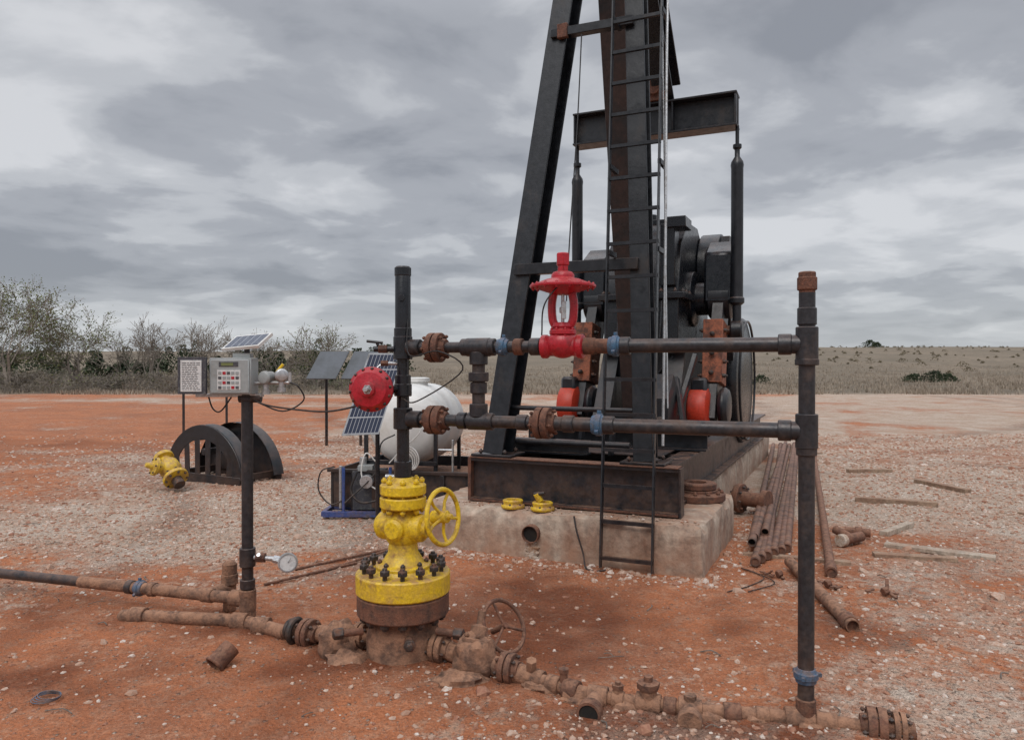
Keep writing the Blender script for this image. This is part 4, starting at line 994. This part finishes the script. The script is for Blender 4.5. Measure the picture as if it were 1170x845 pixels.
def cedar_mass(name, items, seed, mat, per=700, ls=.16):
    rs2 = np.random.RandomState(seed); C = []
    for x,y,h,w in items:
        n = int(per); t_ = rs2.uniform(0,1,n)**.8; prof = w*(.25+1.0*(1-t_))*np.where(t_<.12,.7,1)
        a = rs2.uniform(0,6.28,n); lob = 1+.3*np.sin(a*3+rs2.uniform(0,6))+.25*np.sin(t_*14+a*2); rr = prof*lob*rs2.uniform(.45,1.05,n)*.55
        C.append(np.stack([x+rr*np.cos(a), y+rr*np.sin(a), hgt(x,y)+t_*h+rs2.normal(0,.05,n)],1))
    C = np.concatenate(C); v,f = quads(C, ls, rs2); return mesh_np(name, v, f, [mat])
rng = random.Random(5); items=[]
for k in range(80):
    y = rng.uniform(62,115); x = y*rng.uniform(-.95,-.14); items.append((x,y,rng.uniform(1.7,2.8)*y/75,rng.uniform(1.6,2.6)*y/75))
for k in range(11):
    y = rng.uniform(50,60); x = y*rng.uniform(-.55,-.2); items.append((x,y,rng.uniform(1.4,2.3),rng.uniform(1.5,2.2)))
cedar_mass('distant_cedar_trees', items, 1, M['leafd'], 320, .17)
items=[]
for k in range(260):
    y = 80+215*rng.random()**.7; x = y*rng.uniform(.22,.9); s=rng.uniform(.25,.8)*(.6 if rng.random()<.85 else 1.2); items.append((x,y,s*.9,s*2.2))
cedar_mass('hillside_scrub', items, 2, M['brushl'], 70, .12)
cedar_mass('juniper_bush', [(37.5,66,1.0,2.2),(35.6,66,.7,2.0),(39.2,67,.7,1.8)], 3, M['leafd'], 800, .08)
cedar_mass('juniper_bush', [(19.4,58,.7,1.5)], 4, M['leafd'], 700, .06)
cedar_mass('hilltop_tree', [(137,285,3.0,5.5),(141,288,2.3,4)], 6, M['leafd'], 700, .25)
rs2 = np.random.RandomState(9); N = 24000
y = 40.5+rs2.uniform(0,1,N)**1.7*75; x = y*rs2.uniform(-.95,.95,N)
z = np.array([hgt(a,b4) for a,b4 in zip(x,y)])
keep = np.array([noise.noise(V((a*.25,b4*.25,4)))+.25+(b4-41.5)*.04 > rs2.uniform(0,.7) for a,b4 in zip(x,y)])
x,y,z = x[keep],y[keep],z[keep]; n = len(x); vs=[]
for k in range(4):
    a = rs2.uniform(0,6.28,n); h = rs2.uniform(.10,.36,n); w = rs2.uniform(.015,.035,n); ln = rs2.uniform(0,.18,n); ox=rs2.normal(0,.12,n); oy=rs2.normal(0,.12,n)
    b0 = np.stack([x+ox,y+oy,z-.02],1); dx = np.stack([np.cos(a)*w,np.sin(a)*w,0*a],1); tp = b0+np.stack([np.sin(a)*ln,-np.cos(a)*ln,h],1)
    vs.append(np.stack([b0-dx,b0+dx,tp],1))
vs = np.concatenate(vs).reshape(-1,3); mesh_np('dry_grass', vs, np.arange(len(vs)).reshape(-1,3), [M['grass']])

# ------------------------------------------------------------------ sky, sun, camera
w = bpy.data.worlds.new('World'); scene.world = w; w.use_nodes = True; t = NT(w.node_tree); t.n.clear()
out = t.new('ShaderNodeOutputWorld'); tc = t.new('ShaderNodeTexCoord'); D_ = tc.outputs['Generated']
sep = t.new('ShaderNodeSeparateXYZ'); t.link(D_, sep.inputs[0]); zc = t.math('MAXIMUM', sep.outputs[2], 0.0)
den = t.math('ADD', zc, .17)
cb = t.new('ShaderNodeCombineXYZ'); t.link(t.math('DIVIDE', sep.outputs[0], den), cb.inputs[0]); t.link(t.math('DIVIDE', sep.outputs[1], den), cb.inputs[1]); cb.inputs[2].default_value = 3.7
mp = t.new('ShaderNodeMapping'); t.link(cb.outputs[0], mp.inputs[0]); mp.inputs['Scale'].default_value = (.95,1.0,1); mp.inputs['Location'].default_value = (2.2,.9,0); mp.inputs['Rotation'].default_value=(0,0,rad(-22))
c1 = t.noise(mp.outputs[0], .8, 2, .5, .4); c2 = t.noise(mp.outputs[0], 2.3, 6, .52, .25)
cc = t.math('ADD', t.math('MULTIPLY', c1, .48), t.math('MULTIPLY', c2, .52))
f = t.rng(cc, .38, .62)
cr = t.new('ShaderNodeValToRGB'); t.link(f, cr.inputs[0]); el = cr.color_ramp.elements
cr.color_ramp.interpolation = 'EASE'
el[0].position = 0; el[0].color = (.29,.305,.34,1); el[1].position = 1; el[1].color = (.68,.69,.715,1)
e_ = el.new(.42); e_.color = (.40,.415,.45,1); e_ = el.new(.66); e_.color = (.53,.545,.575,1)
hz = t.rng(zc, .0, .10, 1, 0); hz = t.math('MULTIPLY', hz, .65)
col = t.mix(hz, cr.outputs[0], (.57,.60,.63))
gain = t.rng(zc, .42, 1.0, 1.0, 3.4)
vm = t.new('ShaderNodeVectorMath', operation='SCALE'); t.link(col, vm.inputs[0]); t.link(gain, vm.inputs['Scale'])
bg1 = t.new('ShaderNodeBackground'); t.link(vm.outputs[0], bg1.inputs[0]); bg1.inputs[1].default_value = 1.0
sky = t.new('ShaderNodeTexSky'); sky.sky_type = 'NISHITA'; sky.sun_disc = False; sky.sun_elevation = rad(52); sky.sun_rotation = rad(200)
bg2 = t.new('ShaderNodeBackground'); t.link(sky.outputs[0], bg2.inputs[0]); bg2.inputs[1].default_value = .1
mx = t.new('ShaderNodeMixShader'); mx.inputs[0].default_value = .08; t.link(bg1.outputs[0], mx.inputs[1]); t.link(bg2.outputs[0], mx.inputs[2]); t.link(mx.outputs[0], out.inputs[0])
sl = bpy.data.lights.new('sun','SUN'); sl.energy = 1.4; sl.angle = rad(30); sl.color = (1,.965,.92)
so = bpy.data.objects.new('sun', sl); scene.collection.objects.link(so)
az = rad(200); elv = rad(52); sd = V((math.sin(az)*math.cos(elv), math.cos(az)*math.cos(elv), math.sin(elv)))
so.rotation_euler = sd.to_track_quat('Z','Y').to_euler(); so.location = (0,-10,20)

cam = bpy.data.cameras.new('camera'); cam.sensor_width = 36; cam.lens = 36*851/1170; cam.clip_end = 6000; cam.clip_start = .05
co = bpy.data.objects.new('camera', cam); scene.collection.objects.link(co); co.location = (0,0,1.65); co.rotation_euler = (rad(90-.44),0,0)
scene.camera = co
scene.view_settings.view_transform = 'Standard'; scene.view_settings.look = 'None'; scene.view_settings.exposure = 0; scene.view_settings.gamma = 1
